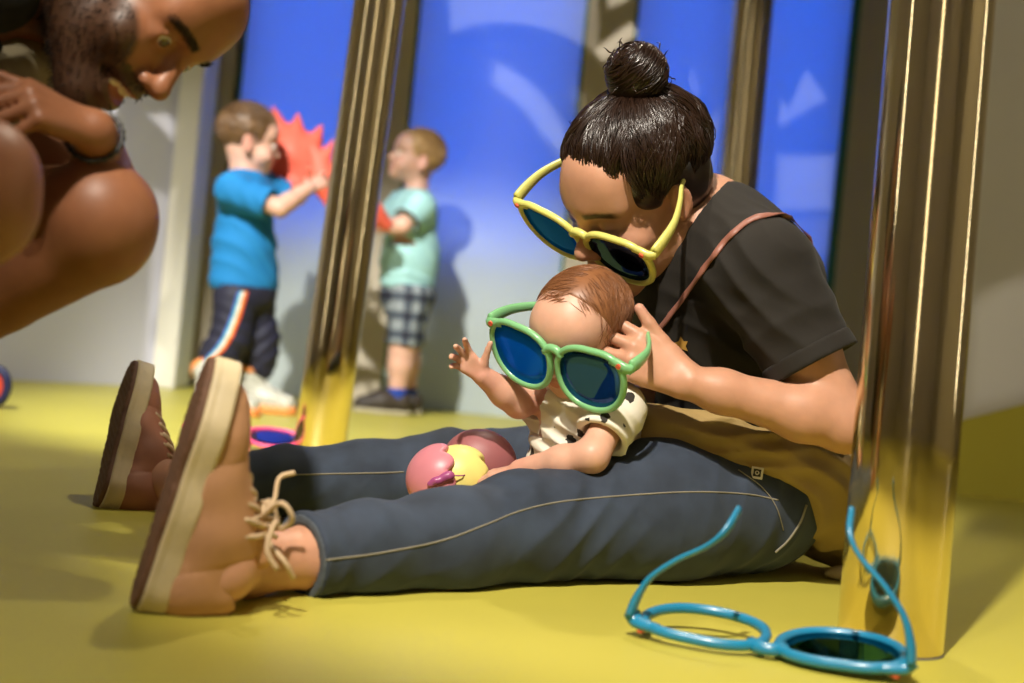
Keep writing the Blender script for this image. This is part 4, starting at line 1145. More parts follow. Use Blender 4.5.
def mcol(v):
    c = facecol(v, MH, (.31, .125, .058), lips=(.40, .13, .10), brow=(.018, .010, .006), beard=(.060, .028, .014), blush=(.50, .20, .11))
    l = (v-MH.c)@MH.R/MH.s
    t = (np.abs(l[:, 0]) < .021) & (np.abs(l[:, 2]+.0625) < .0042) & (l[:, 1] > .072) & (l[:, 1] < .098)
    c = mixc(c, (.80, .72, .58), t.astype(float)); return c
V.obj('body', M_mskin, mn, mcol)
eyes(MH, mn, r=.0130, x=.031, y=.0775, z=.0035, look=(.15, -.12))
# hair
F = MH
V = Vol(F.c-.2, F.c+.2, .0035); V.lell(F, (0, -.016, .046), (.079, .099, .085), 0); V.cut(F(0, .062, .070), F.R@nrm(A(0, 1, -.55)), .008); V.cut(F(0, -.03, -.03), F.R@A(0, .2, -1), .01)
for s in (1, -1): V.lell(F, (s*.085, -.002, -.006), (.03, .026, .034), .006, 's')
V.add(waves(3, 8, 420, .0012)and (lambda x, y, z, f: waves(3, 8, 420, .0012)(x, y, z).astype(np.float32)))
V.obj('hair', M_mhair, mn, big=True)
# beard bristles: short strands rooted on the jaw
def bristles():
    R = np.random.RandomState(5); lines = []
    body = [o for o in bpy.data.objects if o.parent == mn and o.name.startswith('body')][0]; me = body.data
    n = len(me.vertices); co = np.empty(n*3, np.float32); me.vertices.foreach_get('co', co); co = co.reshape(-1, 3).astype(float)
    no = np.empty(n*3, np.float32); me.vertices.foreach_get('normal', no); no = no.reshape(-1, 3).astype(float)
    l = (co-F.c)@F.R/F.s; x = np.abs(l[:, 0]); lim = -.056+.052*ramp01(x, .028, .060)
    m = (l[:, 2] < lim) & (l[:, 1] > -.015) & (l[:, 2] > -.135) & ((l[:, 1] > .01) | (l[:, 2] > -.1)) & ~((x < .026) & (np.abs(l[:, 2]+.066) < .014))
    m &= (np.linalg.norm(l, axis=1) < .16)
    m |= (np.linalg.norm(l, axis=1) < .16) & (np.abs(l[:, 2]+.048) < .007) & (l[:, 1] > .08) & (x < .032)
    idx = np.argwhere(m)[:, 0]
    for i in R.choice(idx, min(len(idx), 900), replace=False):
        d = nrm(no[i]*.7+F.R@A(0, .15, -.8)+R.normal(size=3)*.25); L = R.uniform(.004, .009)
        lines.append(np.array([co[i]-no[i]*.001, co[i]+d*L*.5, co[i]+d*L+F.R@A(0, 0, -.001)]))
    strands_obj('beard', lines, .0006, M_mhair, mn)
    # eyebrows, one at a time
    for sg in (1, -1):
        lines = []
        m = (np.abs(l[:, 2]-.0265+.25*np.maximum(x-.033, 0)-.06*(x-.033)) < .0052) & (x > .012) & (x < .054) & (l[:, 1] > .04) & (l[:, 0]*sg > 0); idx = np.argwhere(m)[:, 0]
        for i in R.choice(idx, min(len(idx), 220), replace=False):
            d = nrm(no[i]*.35+F.R@A(sg*1.0, 0, .25)+R.normal(size=3)*.2); L = R.uniform(.005, .009)
            lines.append(np.array([co[i]-no[i]*.001, co[i]+d*L*.5, co[i]+d*L-no[i]*.001]))
        strands_obj('eyebrow', lines, .0007, M_mhair, mn)
bristles()
# clothes: black top, cream shirt front under it, dark shorts
V = Vol(lo-.03, hi, .0045)
V.chain([mpv, lerp(mpv, mch, .5), mch], [.15, .145, .15], k=.08); V.chain([msL, lerp(mch, mnk, .6), msR], [.074, .094, .078], k=.07); V.cap(mch, lerp(mch, mnk, .8), .125, .085, .08)
V.chain([P(-70, -8, 1.50), P(-4, -2, 1.545)], [.05, .030], k=.04); V.chain([msR, lerp(msR, elR2, .55)], [.076, .068], k=.03); V.chain([msL, lerp(msL, elL2, .35)], [.07, .064], k=.03)
nd = nrm(MH(0, -.03, -.05)-mnk); V.cap(mnk-nd*.005, mnk+nd*.3, .070, .09, .006, 's')
V.chain([P(-60, -12, 1.50), P(10, -4, 1.55)], [.045, .030], k=.03); V.add(folds(msR, (1, 0, .4), None, 60, .006, .15, 4)); V.cut(mpv, nrm(mpv-mch)); V.obj('black_top', M_mtee, mn, big=True)
V = Vol(lo-.03, hi, .0045)
f0 = P(22, 62, 1.66); V.chain([P(-10, 40, 1.70), P(20, 66, 1.68), P(44, 72, 1.70), P(-40, 120, 1.72)], [.045, .040, .026, .05], k=.04); V.add(folds(f0, (.7, 0, .7), None, 90, .005, .08, 2))
V.obj('undershirt', M_cream, mn, big=True)
V = Vol(lo-.03, hi, .0045)
for hp, kn in ((hpL, knL), (hpR, knR)): V.chain([hp, lerp(hp, kn, .56)], [.090, .070], k=.05); e_ = lerp(hp, kn, .62); V.cut(e_, nrm(kn-hp), 0, e_-.12, e_+.12)
V.ell(mpv, (.15, .17, .14), k=.06); V.obj('shorts', mat('dark_brown_cotton', (.05, .028, .015), rough=.85), mn, big=True)
# ring and bracelet
def torus_obj(name, c, ax, R_, r, m, parent, seg=40, beads=False):
    ax = nrm(ax); u = nrm(np.cross(ax, A(.3, .5, .8))); w = np.cross(ax, u)
    path = [c+(u*math.cos(2*math.pi*k/seg)+w*math.sin(2*math.pi*k/seg))*R_ for k in range(seg)]
    rad = np.array([r*(1+.35*math.sin(k*2*math.pi/seg*seg/2*1.0+k*math.pi)) if beads else r for k in range(seg)])
    if beads: rad = np.array([r*(1.25 if k % 2 else .7) for k in range(seg)])
    v, f = tube(path, rad, nseg=8, closed=True); return link(name, np_mesh(name, v, f), m, parent)
wd = nrm(elL2-wrL2); br = empty('bracelet', wrL2+wd*.012); tag(br, 'black beaded bracelet on the crouching man\'s wrist', 'bracelet')
torus_obj('bead_string', wrL2+wd*.012, wd, .0285, .0030, mat('black_beads', (.012, .012, .012), rough=.35, coat=.3), br, 46, True)
torus_obj('clasp', wrL2+wd*.012-A(0, .028, .006), A(0, -.4, 1), .003, .0016, mat('olive_bead', (.12, .11, .03), rough=.4), br, 12)
K_, p_ = hkn[2]; rg = empty('ring', lerp(K_, p_, .22)); tag(rg, 'gold ring on the crouching man\'s finger', 'ring')
_t = nrm(p_-K_)
torus_obj('band', K_+_t*.016, _t, .0086, .0016, mat('gold_metal', (.8, .55, .2), rough=.25, metal=1), rg, 30)
# ------------------------------------------------------------------ the two boys by the wall
M_cskin = skin('fair_skin')
M_bh1 = mat('brown_hair', (.15, .080, .033), rough=.45, var=(30, .2)); M_bh2 = mat('sandy_blond_hair', (.48, .29, .12), rough=.45, var=(30, .2))
M_blue = mat('bright_blue_cotton', (.004, .165, .42), rough=.85, bump=(300, .001)); M_aqua = mat('pale_aqua_pique', (.34, .60, .61), rough=.85, bump=(300, .001))
M_navy = mat('navy_jersey', (.010, .010, .028), rough=.7)
def child_hair(F, parent, m, seed, cutf, r=(.077, .094, .082), front=.058, n=1100, fl=1.0):
    R = np.random.RandomState(seed); c0 = A(0, -.012, .042); r = A(*r)
    V = Vol(F.c-.2, F.c+.2, .004); V.lell(F, c0, r, 0); V.cut(F(0, front, .060), F.R@nrm(A(0, 1, cutf)), .012); V.cut(F(0, -.02, -.050), F.R@A(0, .35, -1), .01)
    for s in (1, -1): V.lell(F, (s*.080, .002, -.016), (.03, .030, .036), .006, 's'); V.lell(F, (s*.06, .075, -.03), (.04, .05, .05), .006, 's')
    V.add(lambda x, y, z, f: waves(seed, 7, 260, .0022)(x, y, z).astype(np.float32)); h = V.obj('hair', m, parent, big=True)
    lines = []
    for i in range(n):
        u0 = nrm(R.normal(size=3)+A(0, -.15, .4))
        if u0[2] < -.45 or (u0[1] > .35 and u0[2] < .45): continue
        d = (A(.25*np.sign(u0[0]), .8, -.4) if u0[2] > .35 else A(0, .15, -1))+R.normal(size=3)*.22; d = nrm(d-u0*np.dot(d, u0)); L = R.uniform(.3, .6); pts = []
        for k in range(7):
            a = L*k/6; u = u0*math.cos(a)+d*math.sin(a); pts.append(F(*(c0+u*(r+.001+.006*fl*k/6*R.uniform(.5, 1)))))
        lines.append(np.array(pts))
    strands_obj('hair_strands', lines, .0013, m, h)
# ---- boy in the bright blue shirt
Y1 = 4.5
def Q(x, y, d=0.0): return P(x, y, Y1+d)
b1 = empty('person', Q(245, 410)*A(1, 1, 0)); tag(b1, 'small brown haired boy in bright blue T-shirt and navy track pants facing right', 'person')
F1 = Fr(Q(249, 142), A(.93, .30, -.06), A(0, 0, 1), 1.0)
nk, ch, pv = Q(243, 172), Q(245, 204), Q(243, 292)
sN, sF = Q(232, 190, -.10), Q(262, 187, .09)
eN, wN = Q(280, 208, -.14), Q(309, 188, -.06)
eF, wF = Q(292, 200, .12), Q(312, 186, .06)
hN, kN, aN = Q(236, 300, -.055), Q(231, 338, -.07), Q(207, 372, -.09)
hF, kF, aF = Q(252, 300, .05), Q(259, 338, .03), Q(258, 375, .02)
allp = [nk, pv, sN, eN, wN, wF, aN, aF, F1.c]
lo = np.min(allp, 0)-.20; hi = np.max(allp, 0)+.2; lo[2] = -.005
V = Vol(lo, hi, .0045)
V.chain([pv, lerp(pv, ch, .5), ch], [.078, .08, .078], k=.05); V.chain([sN, lerp(ch, nk, .5), sF], [.032, .04, .032], k=.04)
for s_, e_, w_ in ((sN, eN, wN), (sF, eF, wF)): V.chain([s_, e_, lerp(e_, w_, .3), w_], [.033, .027, .027, .020], k=.015)
for h_, k_, a_ in ((hN, kN, aN), (hF, kF, aF)): V.chain([h_, k_, lerp(k_, a_, .4), a_], [.058, .042, .040, .028], k=.02); V.cap(a_, a_*A(1, 1, 0)+A(0, 0, .04), .026, .026, .01)
head(V, F1, 'child', nk, .038)
hand(V, wN, nrm(Q(322, 182, -.02)-wN), nrm(A(.3, .9, 0)), 1, .62, ((.3, .4, .3),)*4, .1); hand(V, wF, nrm(Q(325, 180, .02)-wF), nrm(A(.3, -.9, 0)), -1, .62, ((.3, .4, .3),)*4, .1)
V.obj('body', M_cskin, b1, lambda v: facecol(v, F1, (.62, .36, .27), 'child', lips=(.52, .16, .13), brow=(.15, .08, .04), blush=(.66, .26, .20)))
eyes(F1, b1, r=.0105, x=.027, y=.0725, z=-.004)
child_hair(F1, b1, M_bh1, 3, -.35)
V = Vol(lo, hi, .0045)
V.chain([Q(243, 282), lerp(pv, ch, .5), ch], [.092, .090, .086], k=.05); V.chain([sN, lerp(ch, nk, .5), sF], [.048, .055, .048], k=.05)
V.chain([Q(234, 280, -.02), Q(255, 280, .02)], [.068, .070], k=.05)
for s_, e_ in ((sN, eN), (sF, eF)):
    V.chain([s_, lerp(s_, e_, .85)], [.050, .052], k=.03)
V.add(folds(lerp(pv, ch, .5), (.4, .3, .8), None, 60, .010, .15, 3)); V.add(folds(lerp(sN, eN, .4), (.8, 0, .5), None, 70, .007, .08, 5))
V.cut(Q(243, 290), (0.03, 0, -1))
for s_, e_ in ((sN, eN), (sF, eF)):
    c = lerp(s_, e_, .80); ax = nrm(e_-s_); V.cut(c, ax, 0, c-.075, c+.075); V.cap(c-ax*.03, c+ax*.08, .036, .04, 0, 's')
V.cap(nk-A(0, 0, .012), nk+A(.02, 0, .10), .043, .05, .004, 's')
V.obj('t_shirt', M_blue, b1, big=True)
V = Vol(lo, hi, .0045); V.cap(Q(238, 292), Q(252, 292), .078, .078, .04)
for h_, k_, a_ in ((hN, kN, aN), (hF, kF, aF)): V.chain([h_, k_, lerp(k_, a_, .5), lerp(k_, a_, .85)], [.070, .060, .056, .046], k=.03); V.add(folds(k_, nrm(a_-k_)+A(.3, 0, 0), None, 70, .008, .11, 3)); V.add(folds(lerp(k_, a_, .7), nrm(a_-k_), None, 90, .006, .06, 7))
V.cut(Q(243, 286), (0, 0, 1)); pj = V.obj('track_pants', M_navy, b1, big=True)
# rainbow side stripe on the near leg
for i, (nm, cc) in enumerate((('red', (.70, .07, .03)), ('orange', (.85, .32, .03)), ('white', (.80, .76, .68)), ('teal', (.10, .45, .50)), ('blue', (.05, .12, .45)))):
    sp = spline([(247.0-i*2.0, 292), (238.0-i*2.1, 322), (227-i*2.1, 345), (210-i*2, 363)], 40); q = on_surface(pj, sp, .001)
    if len(q) > 5: o = tube_obj('stripe', q, .0042, mat(nm+'_stripe', cc, rough=.7), pj, nseg=6); o['label'] = nm+' side stripe'
# patterned boots with orange soles and tops
def boot_mat():
    m = mat('white_boot_with_grey_triangle_print', (.62, .60, .50), rough=.45); nt = m.node_tree; b = nt.nodes['Principled BSDF']
    tc = node(nt, 'ShaderNodeTexCoord'); sx = node(nt, 'ShaderNodeSeparateXYZ'); nt.links.new(tc.outputs['Object'], sx.inputs[0])
    u = mth(nt, 'MULTIPLY', sx.outputs[0], 42); w = mth(nt, 'MULTIPLY', sx.outputs[2], 34)
    a = mth(nt, 'ABSOLUTE', mth(nt, 'SUBTRACT', mth(nt, 'FRACT', u), .5)); f = mth(nt, 'FRACT', w)
    d = mth(nt, 'ABSOLUTE', mth(nt, 'SUBTRACT', mth(nt, 'MULTIPLY', a, 2), f)); lt = mth(nt, 'LESS_THAN', d, .20)
    mx = node(nt, 'ShaderNodeMix', data_type='RGBA'); nt.links.new(lt, mx.inputs[0]); mx.inputs[6].default_value = (.62, .60, .50, 1); mx.inputs[7].default_value = (.22, .22, .19, 1)
    nt.links.new(mx.outputs[2], b.inputs['Base Color']); return m
M_boot = boot_mat(); M_or = mat('orange_rubber', (.80, .27, .07), rough=.5)
def boot(top, ank, d, sc=1.0):
    """rubber boot: top centre, floor point under the ankle, toe direction"""
    e = empty('rubber_boot', ank); e.parent = b1; e.matrix_parent_inverse = parent_world(b1).inverted()
    d = nrm(d*A(1, 1, 0)); lo = np.minimum(top, ank)-.17; hi = np.maximum(top, ank)+.17; lo[2] = -.005
    V = Vol(lo, hi, .0036); V.chain([top, lerp(top, ank+A(0, 0, .05), .6), ank+A(0, 0, .05)], [.046, .040, .040], k=.02)
    V.chain([ank+A(0, 0, .045)-d*.012, ank+d*.055+A(0, 0, .040), ank+d*.115+A(0, 0, .032)], [.040, .036, .030], k=.03); V.cut((0, 0, .014), (0, 0, -1)); ax = nrm(top-ank); V.cut(top, ax); V.cap(lerp(top, ank, .3), top+ax*.05, .040, .040, 0, 's')
    link_ = V.obj('shaft', M_boot, e)
    V = Vol(lo, hi, .0036); V.cap(top-ax*.017, top, .049, .049, 0); V.cut(top+ax*.002, ax); V.cut(top-ax*.019, -ax); V.cap(top-ax*.05, top+ax*.05, .041, .041, 0, 's'); V.obj('top_band', M_or, e)
    V = Vol(lo, hi, .0036); V.chain([ank-d*.014+A(0, 0, .012), ank+d*.055+A(0, 0, .012), ank+d*.117+A(0, 0, .012)], [.043, .040, .035], k=.03); V.cut((0, 0, .026), (0, 0, 1)); V.cut((0, 0, .001), (0, 0, -1)); V.obj('boot_sole', M_or, e)
boot(Q(254, 366, .02), Q(251, 405, .02)*A(1, 1, 0), A(1, -.15, 0)); boot(Q(206, 367, -.09), A(Q(214, 400, -.20)[0], Y1-.20, 0), A(1, -.2, 0))
# ---- boy in the pale polo shirt
Y2 = 5.08
def Q(x, y, d=0.0): return P(x, y, Y2+d)
b2 = empty('person', Q(395, 408)*A(1, 1, 0)); tag(b2, 'small blond boy in pale aqua polo shirt and plaid shorts facing left', 'person')
F2 = Fr(Q(416, 160), A(-.90, -.30, .22), A(.05, 0, 1), .98)
nk, ch, pv = Q(417, 193), Q(413, 220), Q(407, 292)
sN, sF = Q(421, 207, -.09), Q(403, 204, .09)
eN, wN = Q(402, 226, -.15), Q(376, 228, -.10)
eF, wF = Q(385, 222, .10), Q(368, 226, .03)
hN, kN, aN = Q(412, 298, -.05), Q(402, 350, -.06), Q(397, 393, -.06)
hF, kF, aF = Q(405, 298, .05), Q(407, 350, .05), Q(408, 390, .04)
allp = [nk, pv, sN, eN, wN, wF, aN, aF, F2.c]
lo = np.min(allp, 0)-.20; hi = np.max(allp, 0)+.2; lo[2] = -.005; hi[1] = min(hi[1], WY-.01)
V = Vol(lo, hi, .0045)
V.chain([pv, lerp(pv, ch, .5), ch], [.08, .08, .076], k=.05); V.chain([sN, lerp(ch, nk, .5), sF], [.032, .04, .032], k=.04)
for s_, e_, w_ in ((sN, eN, wN), (sF, eF, wF)): V.chain([s_, e_, lerp(e_, w_, .3), w_], [.033, .028, .028, .020], k=.015)
for h_, k_, a_ in ((hN, kN, aN), (hF, kF, aF)): V.chain([h_, k_, lerp(k_, a_, .35), a_], [.058, .044, .043, .029], k=.02); V.cap(a_, a_*A(1, 1, 0)+A(0, 0, .035), .028, .026, .01)
head(V, F2, 'child', nk, .038)
hand(V, wN, nrm(Q(362, 226, -.05)-wN), nrm(A(-.3, .9, 0)), -1, .62, ((.3, .4, .3),)*4, .1); hand(V, wF, nrm(Q(356, 224, .03)-wF), nrm(A(-.3, -.9, 0)), 1, .62, ((.3, .4, .3),)*4, .1)
V.obj('body', M_cskin, b2, lambda v: facecol(v, F2, (.62, .36, .27), 'child', lips=(.52, .16, .13), brow=(.30, .17, .08), blush=(.66, .26, .20)))
eyes(F2, b2, r=.0105, x=.027, y=.0725, z=-.004, iris=(.10, .14, .2))
child_hair(F2, b2, M_bh2, 6, -.55, (.073, .090, .079), .060, 900, .5)
V = Vol(lo, hi, .0045)
V.chain([Q(408, 278), lerp(pv, ch, .5), ch], [.100, .094, .088], k=.05); V.chain([sN, lerp(ch, nk, .5), sF], [.048, .055, .048], k=.05)
for s_, e_ in ((sN, eN), (sF, eF)): V.chain([s_, lerp(s_, e_, .85)], [.050, .050], k=.03)
V.add(folds(lerp(pv, ch, .4), (.4, .3, .8), None, 60, .010, .14, 4)); V.cut(Q(407, 289), (0, 0, -1))
for s_, e_ in ((sN, eN), (sF, eF)):
    c = lerp(s_, e_, .80); ax = nrm(e_-s_); V.cut(c, ax, 0, c-.07, c+.07); V.cap(c-ax*.03, c+ax*.08, .036, .04, 0, 's')
V.cap(nk-A(0, 0, .012), nk+A(-.01, 0, .10), .042, .05, .004, 's'); po = V.obj('polo_shirt', M_aqua, b2, big=True)
V = Vol(lo, hi, .004); V.cap(nk-A(0, 0, .016), nk+A(-.003, 0, .012), .056, .047, 0); V.cap(nk-A(0, 0, .03), nk+A(-.01, 0, .10), .043, .043, 0, 's'); V.cut(nk+A(0, 0, .012), (0, 0, 1)); V.cut(nk-A(0, 0, .017), (0, 0, -1)); V.cut(nk+A(-.02, 0, 0), (-1, -.2, .1), 0, nk-.01+A(-.1, -.02, -.03), nk+A(0, .02, .03)); V.obj('collar', M_aqua, po)
for s_, e_ in ((sN, eN),):
    c = lerp(s_, e_, .80); ax = nrm(e_-s_); V = Vol(c-.08, c+.08, .003); V.cap(c-ax*.012, c, .053, .053, 0); V.cut(c, ax); V.cut(c-ax*.012, -ax); V.cap(c-ax*.05, c+ax*.05, .044, .044, 0, 's'); V.obj('sleeve_trim', mat('dark_brown_trim', (.06, .03, .02), rough=.8), po)
def plaid():
    m = mat('navy_and_grey_plaid', (.1, .1, .1), rough=.8); nt = m.node_tree; b = nt.nodes['Principled BSDF']
    tc = node(nt, 'ShaderNodeTexCoord'); sx = node(nt, 'ShaderNodeSeparateXYZ'); nt.links.new(tc.outputs['Object'], sx.inputs[0])
    def st(s, k): return mth(nt, 'GREATER_THAN', mth(nt, 'FRACT', mth(nt, 'MULTIPLY', s, k)), .5)
    xy = mth(nt, 'ADD', sx.outputs[0], mth(nt, 'MULTIPLY', sx.outputs[1], .6))
    s = mth(nt, 'MULTIPLY', mth(nt, 'ADD', st(xy, 17), st(sx.outputs[2], 15)), .5)
    fl = mth(nt, 'LESS_THAN', mth(nt, 'FRACT', mth(nt, 'MULTIPLY', sx.outputs[2], 30)), .12)
    r = node(nt, 'ShaderNodeValToRGB'); r.color_ramp.elements[0].color = (.012, .014, .03, 1); r.color_ramp.elements[1].color = (.25, .28, .30, 1); e = r.color_ramp.elements.new(.5); e.color = (.06, .075, .10, 1)
    nt.links.new(mth(nt, 'ADD', s, mth(nt, 'MULTIPLY', fl, .2)), r.inputs[0]); nt.links.new(r.outputs[0], b.inputs['Base Color']); return m
V = Vol(lo, hi, .0045); V.cap(Q(402, 295), Q(413, 295), .082, .082, .04)
for h_, k_ in ((hN, kN), (hF, kF)): V.chain([h_, k_], [.074, .066], k=.03); c = lerp(h_, k_, .92); ax = nrm(k_-h_); V.cut(c, ax, 0, c-.1, c+.1); V.cap(c-ax*.03, c+ax*.08, .052, .052, 0, 's')
V.add(folds(lerp(hN, kN, .5), (1, 0, .3), None, 55, .008, .12, 4)); V.cut(Q(407, 285), (0, 0, 1)); V.obj('plaid_shorts', plaid(), b2, big=True)
def low_shoe(ank, d, par):
    d = nrm(d*A(1, 1, 0)); c = ank*A(1, 1, 0); e = empty('shoe', c); e.parent = par; e.matrix_parent_inverse = parent_world(par).inverted(); lo = c-.2; hi = c+.2; lo[2] = -.005; hi[2] = .12
    V = Vol(lo, hi, .0036); V.cap(ank+A(0, 0, .01), c+A(0, 0, .055), .036, .036, 0); t = nrm(ank-c); V.cut(c+A(0, 0, .095), (0, 0, 1)); V.obj('sock', mat('royal_blue_sock', (.01, .045, .30), rough=.85), e)
    V = Vol(lo, hi, .0036); V.chain([c-d*.018+A(0, 0, .045), c+d*.05+A(0, 0, .042), c+d*.12+A(0, 0, .028)], [.040, .038, .030], k=.03); V.cut((0, 0, .012), (0, 0, -1)); V.obj('upper', mat('dark_brown_shoe_leather', (.035, .024, .016), rough=.6), e)
    V = Vol(lo, hi, .0036); V.chain([c-d*.018+A(0, 0, .01), c+d*.05+A(0, 0, .01), c+d*.122+A(0, 0, .01)], [.042, .041, .034], k=.03); V.cut((0, 0, .017), (0, 0, 1)); V.cut((0, 0, .001), (0, 0, -1)); V.obj('shoe_sole', mat('pale_shoe_sole', (.42, .37, .25), rough=.6), e)
low_shoe(aN, A(-1, -.25, 0), b2); low_shoe(aF, A(-1, -.1, 0), b2)
# ------------------------------------------------------------------ lights and camera
def aim(o, p):
    d = Vector(p)-o.location; o.rotation_euler = d.to_track_quat('-Z', 'Y').to_euler()
def spot(name, loc, to, e, ang, col=(1, .86, .66), size=.04, blend=.5):
    L = bpy.data.lights.new(name, 'SPOT'); L.energy = e; L.spot_size = math.radians(ang); L.spot_blend = blend; L.color = col; L.shadow_soft_size = size
    o = bpy.data.objects.new(name, L); C.objects.link(o); o.location = loc; aim(o, to); return o
spot('ceiling_spot_front', (-.6, -.6, 3.3), (.33, 2.05, .2), 980, 27, col=(1, .91, .78), size=.05, blend=.6)
spot('fill_spot_wide', (-1.1, -.9, 3.3), (-.1, 1.9, .1), 150, 44, col=(1, .90, .76), size=.08, blend=.5)  # added weak fill for what the narrow front spot misses
spot('ceiling_spot_back', (.25, 3.35, 3.35), (-.05, 1.75, .1), 150, 60, col=(1, .88, .70), size=.05, blend=.5)
spot('ceiling_spot_boys', (-1.3, .5, 3.3), (-.30, 4.40, .0), 1750, 31, col=(1, .98, .90), size=.06, blend=.6)
spot('wall_fill_spot_right', (2.2, 1.6, 3.3), (1.9, 3.9, .9), 36, 60, col=(1, .88, .78), size=.08, blend=.6)  # unseen spot added to brighten the right walls
spot('ceiling_spot_left', (-1.9, 1.6, 3.3), (-1.5, 4.3, .0), 300, 44, col=(1, .96, .92), size=.08, blend=.6)
spot('refl_spot_rear_left', (-1.5, -.9, 3.3), (-1.7, -2.6, 1.2), 14, 62, col=(1, .86, .66), size=.08, blend=.5)  # added to light the rear wall mirrored in the poles
spot('refl_spot_rear_right', (1.6, -.9, 3.3), (1.9, -2.6, 1.0), 24, 62, col=(1, .86, .66), size=.08, blend=.5)  # second added spot for the rear wall's reflection in the poles
spot('refl_spot_side', (2.3, .4, 3.3), (3.45, .6, .9), 120, 70, col=(1, .88, .62), size=.08, blend=.5)  # added so the right wall reflects brighter in the brass
for nm, x, y, rz in (('refl_strip_rear', -.35, -2.55, 0), ('refl_strip_side', 3.40, 1.9, 90), ('refl_strip_left', -3.0, 1.0, -90)):  # unseen strips added to put bright streaks in the poles' reflections
    L = bpy.data.lights.new(nm, 'AREA'); L.shape = 'RECTANGLE'; L.size = .26 if rz == 0 else .07; L.size_y = 2.8; L.energy = 14 if rz == 0 else 6; L.color = (1, .93, .78)
    o = bpy.data.objects.new(nm, L); C.objects.link(o); o.location = (x, y, 1.7); o.rotation_euler = (math.radians(90), 0, math.radians(180+rz) if rz == 0 else math.radians(rz))
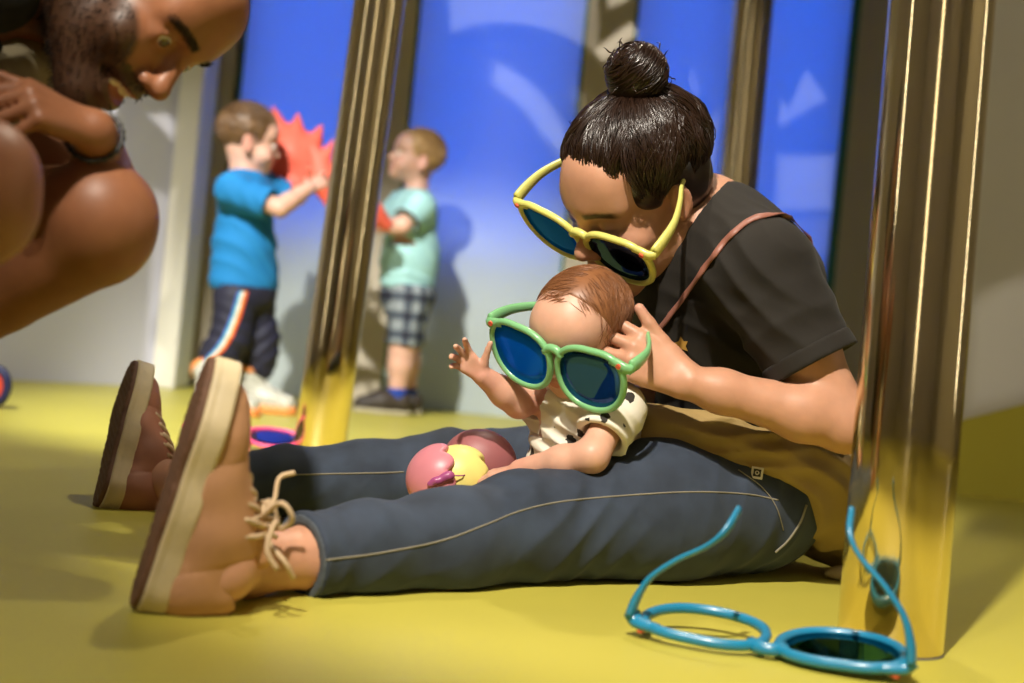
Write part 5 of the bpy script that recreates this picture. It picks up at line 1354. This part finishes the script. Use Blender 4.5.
# a patterned projector (gobo): hard edged white shapes thrown on the panels, pillars and left wall
def gobo():
    G = A(.25, 1.6, 3.35)
    L = bpy.data.lights.new('pattern_projector', 'POINT'); L.energy = 330; L.color = (1, .95, .86); L.shadow_soft_size = .004
    o = bpy.data.objects.new('pattern_projector', L); C.objects.link(o); o.location = G
    L.use_nodes = True; nt = L.node_tree; em = [n for n in nt.nodes if n.type == 'EMISSION'][0]
    geo = node(nt, 'ShaderNodeNewGeometry'); sx = node(nt, 'ShaderNodeSeparateXYZ'); nt.links.new(geo.outputs['Incoming'], sx.inputs[0])
    u = mth(nt, 'DIVIDE', sx.outputs[0], sx.outputs[1]); w = mth(nt, 'DIVIDE', sx.outputs[2], sx.outputs[1])
    def uv(x, y, Y=WY):
        p = P(x, y, Y)-G; return p[0]/p[1], p[2]/p[1]
    total = None
    def put(v, soft, k):
        nonlocal total
        v = mth(nt, 'MULTIPLY', mth(nt, 'DIVIDE', v, soft, clamp=True), k)
        total = v if total is None else mth(nt, 'MAXIMUM', total, v)
    def planes(pts):
        cx = sum(p[0] for p in pts)/len(pts); cy = sum(p[1] for p in pts)/len(pts); out = None
        for i in range(len(pts)):
            a, b = pts[i], pts[(i+1) % len(pts)]; nx, ny = -(b[1]-a[1]), b[0]-a[0]; q = math.hypot(nx, ny); nx /= q; ny /= q
            if (cx-a[0])*nx+(cy-a[1])*ny < 0: nx, ny = -nx, -ny
            d = mth(nt, 'ADD', mth(nt, 'MULTIPLY', u, nx), mth(nt, 'MULTIPLY_ADD', w, ny, -(a[0]*nx+a[1]*ny)))
            out = d if out is None else mth(nt, 'MINIMUM', out, d)
        return out
    def poly(pts, k=1.0, soft=.004, Y=WY): put(planes([uv(x, y, Y) for x, y in pts]), soft, k)
    def arc(c, r0, r1, clip, k=1.0, soft=.004):
        c_ = uv(*c); s = 1/FPX*WY/(WY-G[1])
        dx = mth(nt, 'SUBTRACT', u, c_[0]); dy = mth(nt, 'SUBTRACT', w, c_[1]); r = mth(nt, 'SQRT', mth(nt, 'ADD', mth(nt, 'MULTIPLY', dx, dx), mth(nt, 'MULTIPLY', dy, dy)))
        d = mth(nt, 'MINIMUM', mth(nt, 'SUBTRACT', r, r0*s), mth(nt, 'SUBTRACT', r1*s, r)); put(mth(nt, 'MINIMUM', d, planes([uv(x, y) for x, y in clip])), soft, k)
    arc((505, 165), 140, 300, [(442, -60), (449, 32), (600, 80), (600, -60)], .75)
    arc((450, 178), 96, 128, [(492, 50), (488, 84), (560, 160), (620, 130), (540, 40)], .95, .008)
    poly([(566, 78), (590, 96), (588, 130), (572, 118)], .6, .010)
    poly([(692, 55), (702, 92), (694, 108), (688, 80)], .7, .006); poly([(690, 140), (728, 92), (728, 200), (690, 200)], .7, .010)
    poly([(778, 128), (806, 66), (830, 100)], .75); poly([(778, 94), (790, 106), (790, 124), (777, 128)], .75)
    poly([(774, 152), (838, 152), (834, 214), (772, 214)], .8, .008); poly([(770, 214), (834, 214), (830, 260), (768, 260)], .35, .008)
    poly([(590, 52), (630, 22), (642, 34), (603, 66)], 2.2); poly([(606, -10), (640, -10), (625, 6), (606, 12)], 1.6)
    poly([(420, 165), (470, 205), (520, 260), (430, 260)], .5, .03)
    poly([(139, 121), (168, 104), (181, 108), (181, 132)], 1.6, .006, 5.2); poly([(95, 100), (116, 92), (121, 108), (112, 128), (96, 126)], 2.4, .006, 5.07)
    poly([(196, 124), (214, 124), (212, 138), (194, 138)], 1.5, .01); poly([(152, 180), (182, 180), (170, 420), (140, 420)], 1.1, .01, 5.2)
    poly([(372, 330), (392, 300), (396, 330), (384, 350)], 1.2, .006); poly([(362, 350), (384, 345), (380, 410), (352, 410)], 1.0, .006)
    poly([(962, 300), (990, 280), (1040, 262), (1040, 402), (960, 418)], .45, .02, RY)
    nt.links.new(total, em.inputs['Strength'])
gobo()
w = bpy.data.worlds.new('World'); bpy.context.scene.world = w; w.use_nodes = True
w.node_tree.nodes['Background'].inputs[0].default_value = (.5, .45, .4, 1); w.node_tree.nodes['Background'].inputs[1].default_value = .02
L = bpy.data.lights.new('ambient_fill_area', 'AREA'); L.size = 1.6; L.energy = 4; L.spread = math.radians(110); L.color = (1, .88, .74)  # unseen soft fill added for ambient light
o = bpy.data.objects.new('ambient_fill_area', L); C.objects.link(o); o.location = (0, .3, 3.4)
cd = bpy.data.cameras.new('camera'); co = bpy.data.objects.new('camera', cd); C.objects.link(co)
cd.sensor_width = 36; cd.lens = FPX/1024*36; cd.clip_start = .05
M = Matrix.Identity(4)
for i in range(3): M[i][0] = CR[i]; M[i][1] = CU[i]; M[i][2] = -CF[i]; M[i][3] = CAM[i]
co.matrix_world = M
cd.dof.use_dof = True; cd.dof.focus_distance = 2.0; cd.dof.aperture_fstop = 2.6; cd.dof.aperture_blades = 9
S = bpy.context.scene; S.camera = co
S.view_settings.view_transform = 'Standard'; S.view_settings.look = 'None'; S.view_settings.gamma = 1; S.view_settings.use_curve_mapping = False
S.view_settings.exposure = EXPOSURE
S.cycles.use_denoising = True
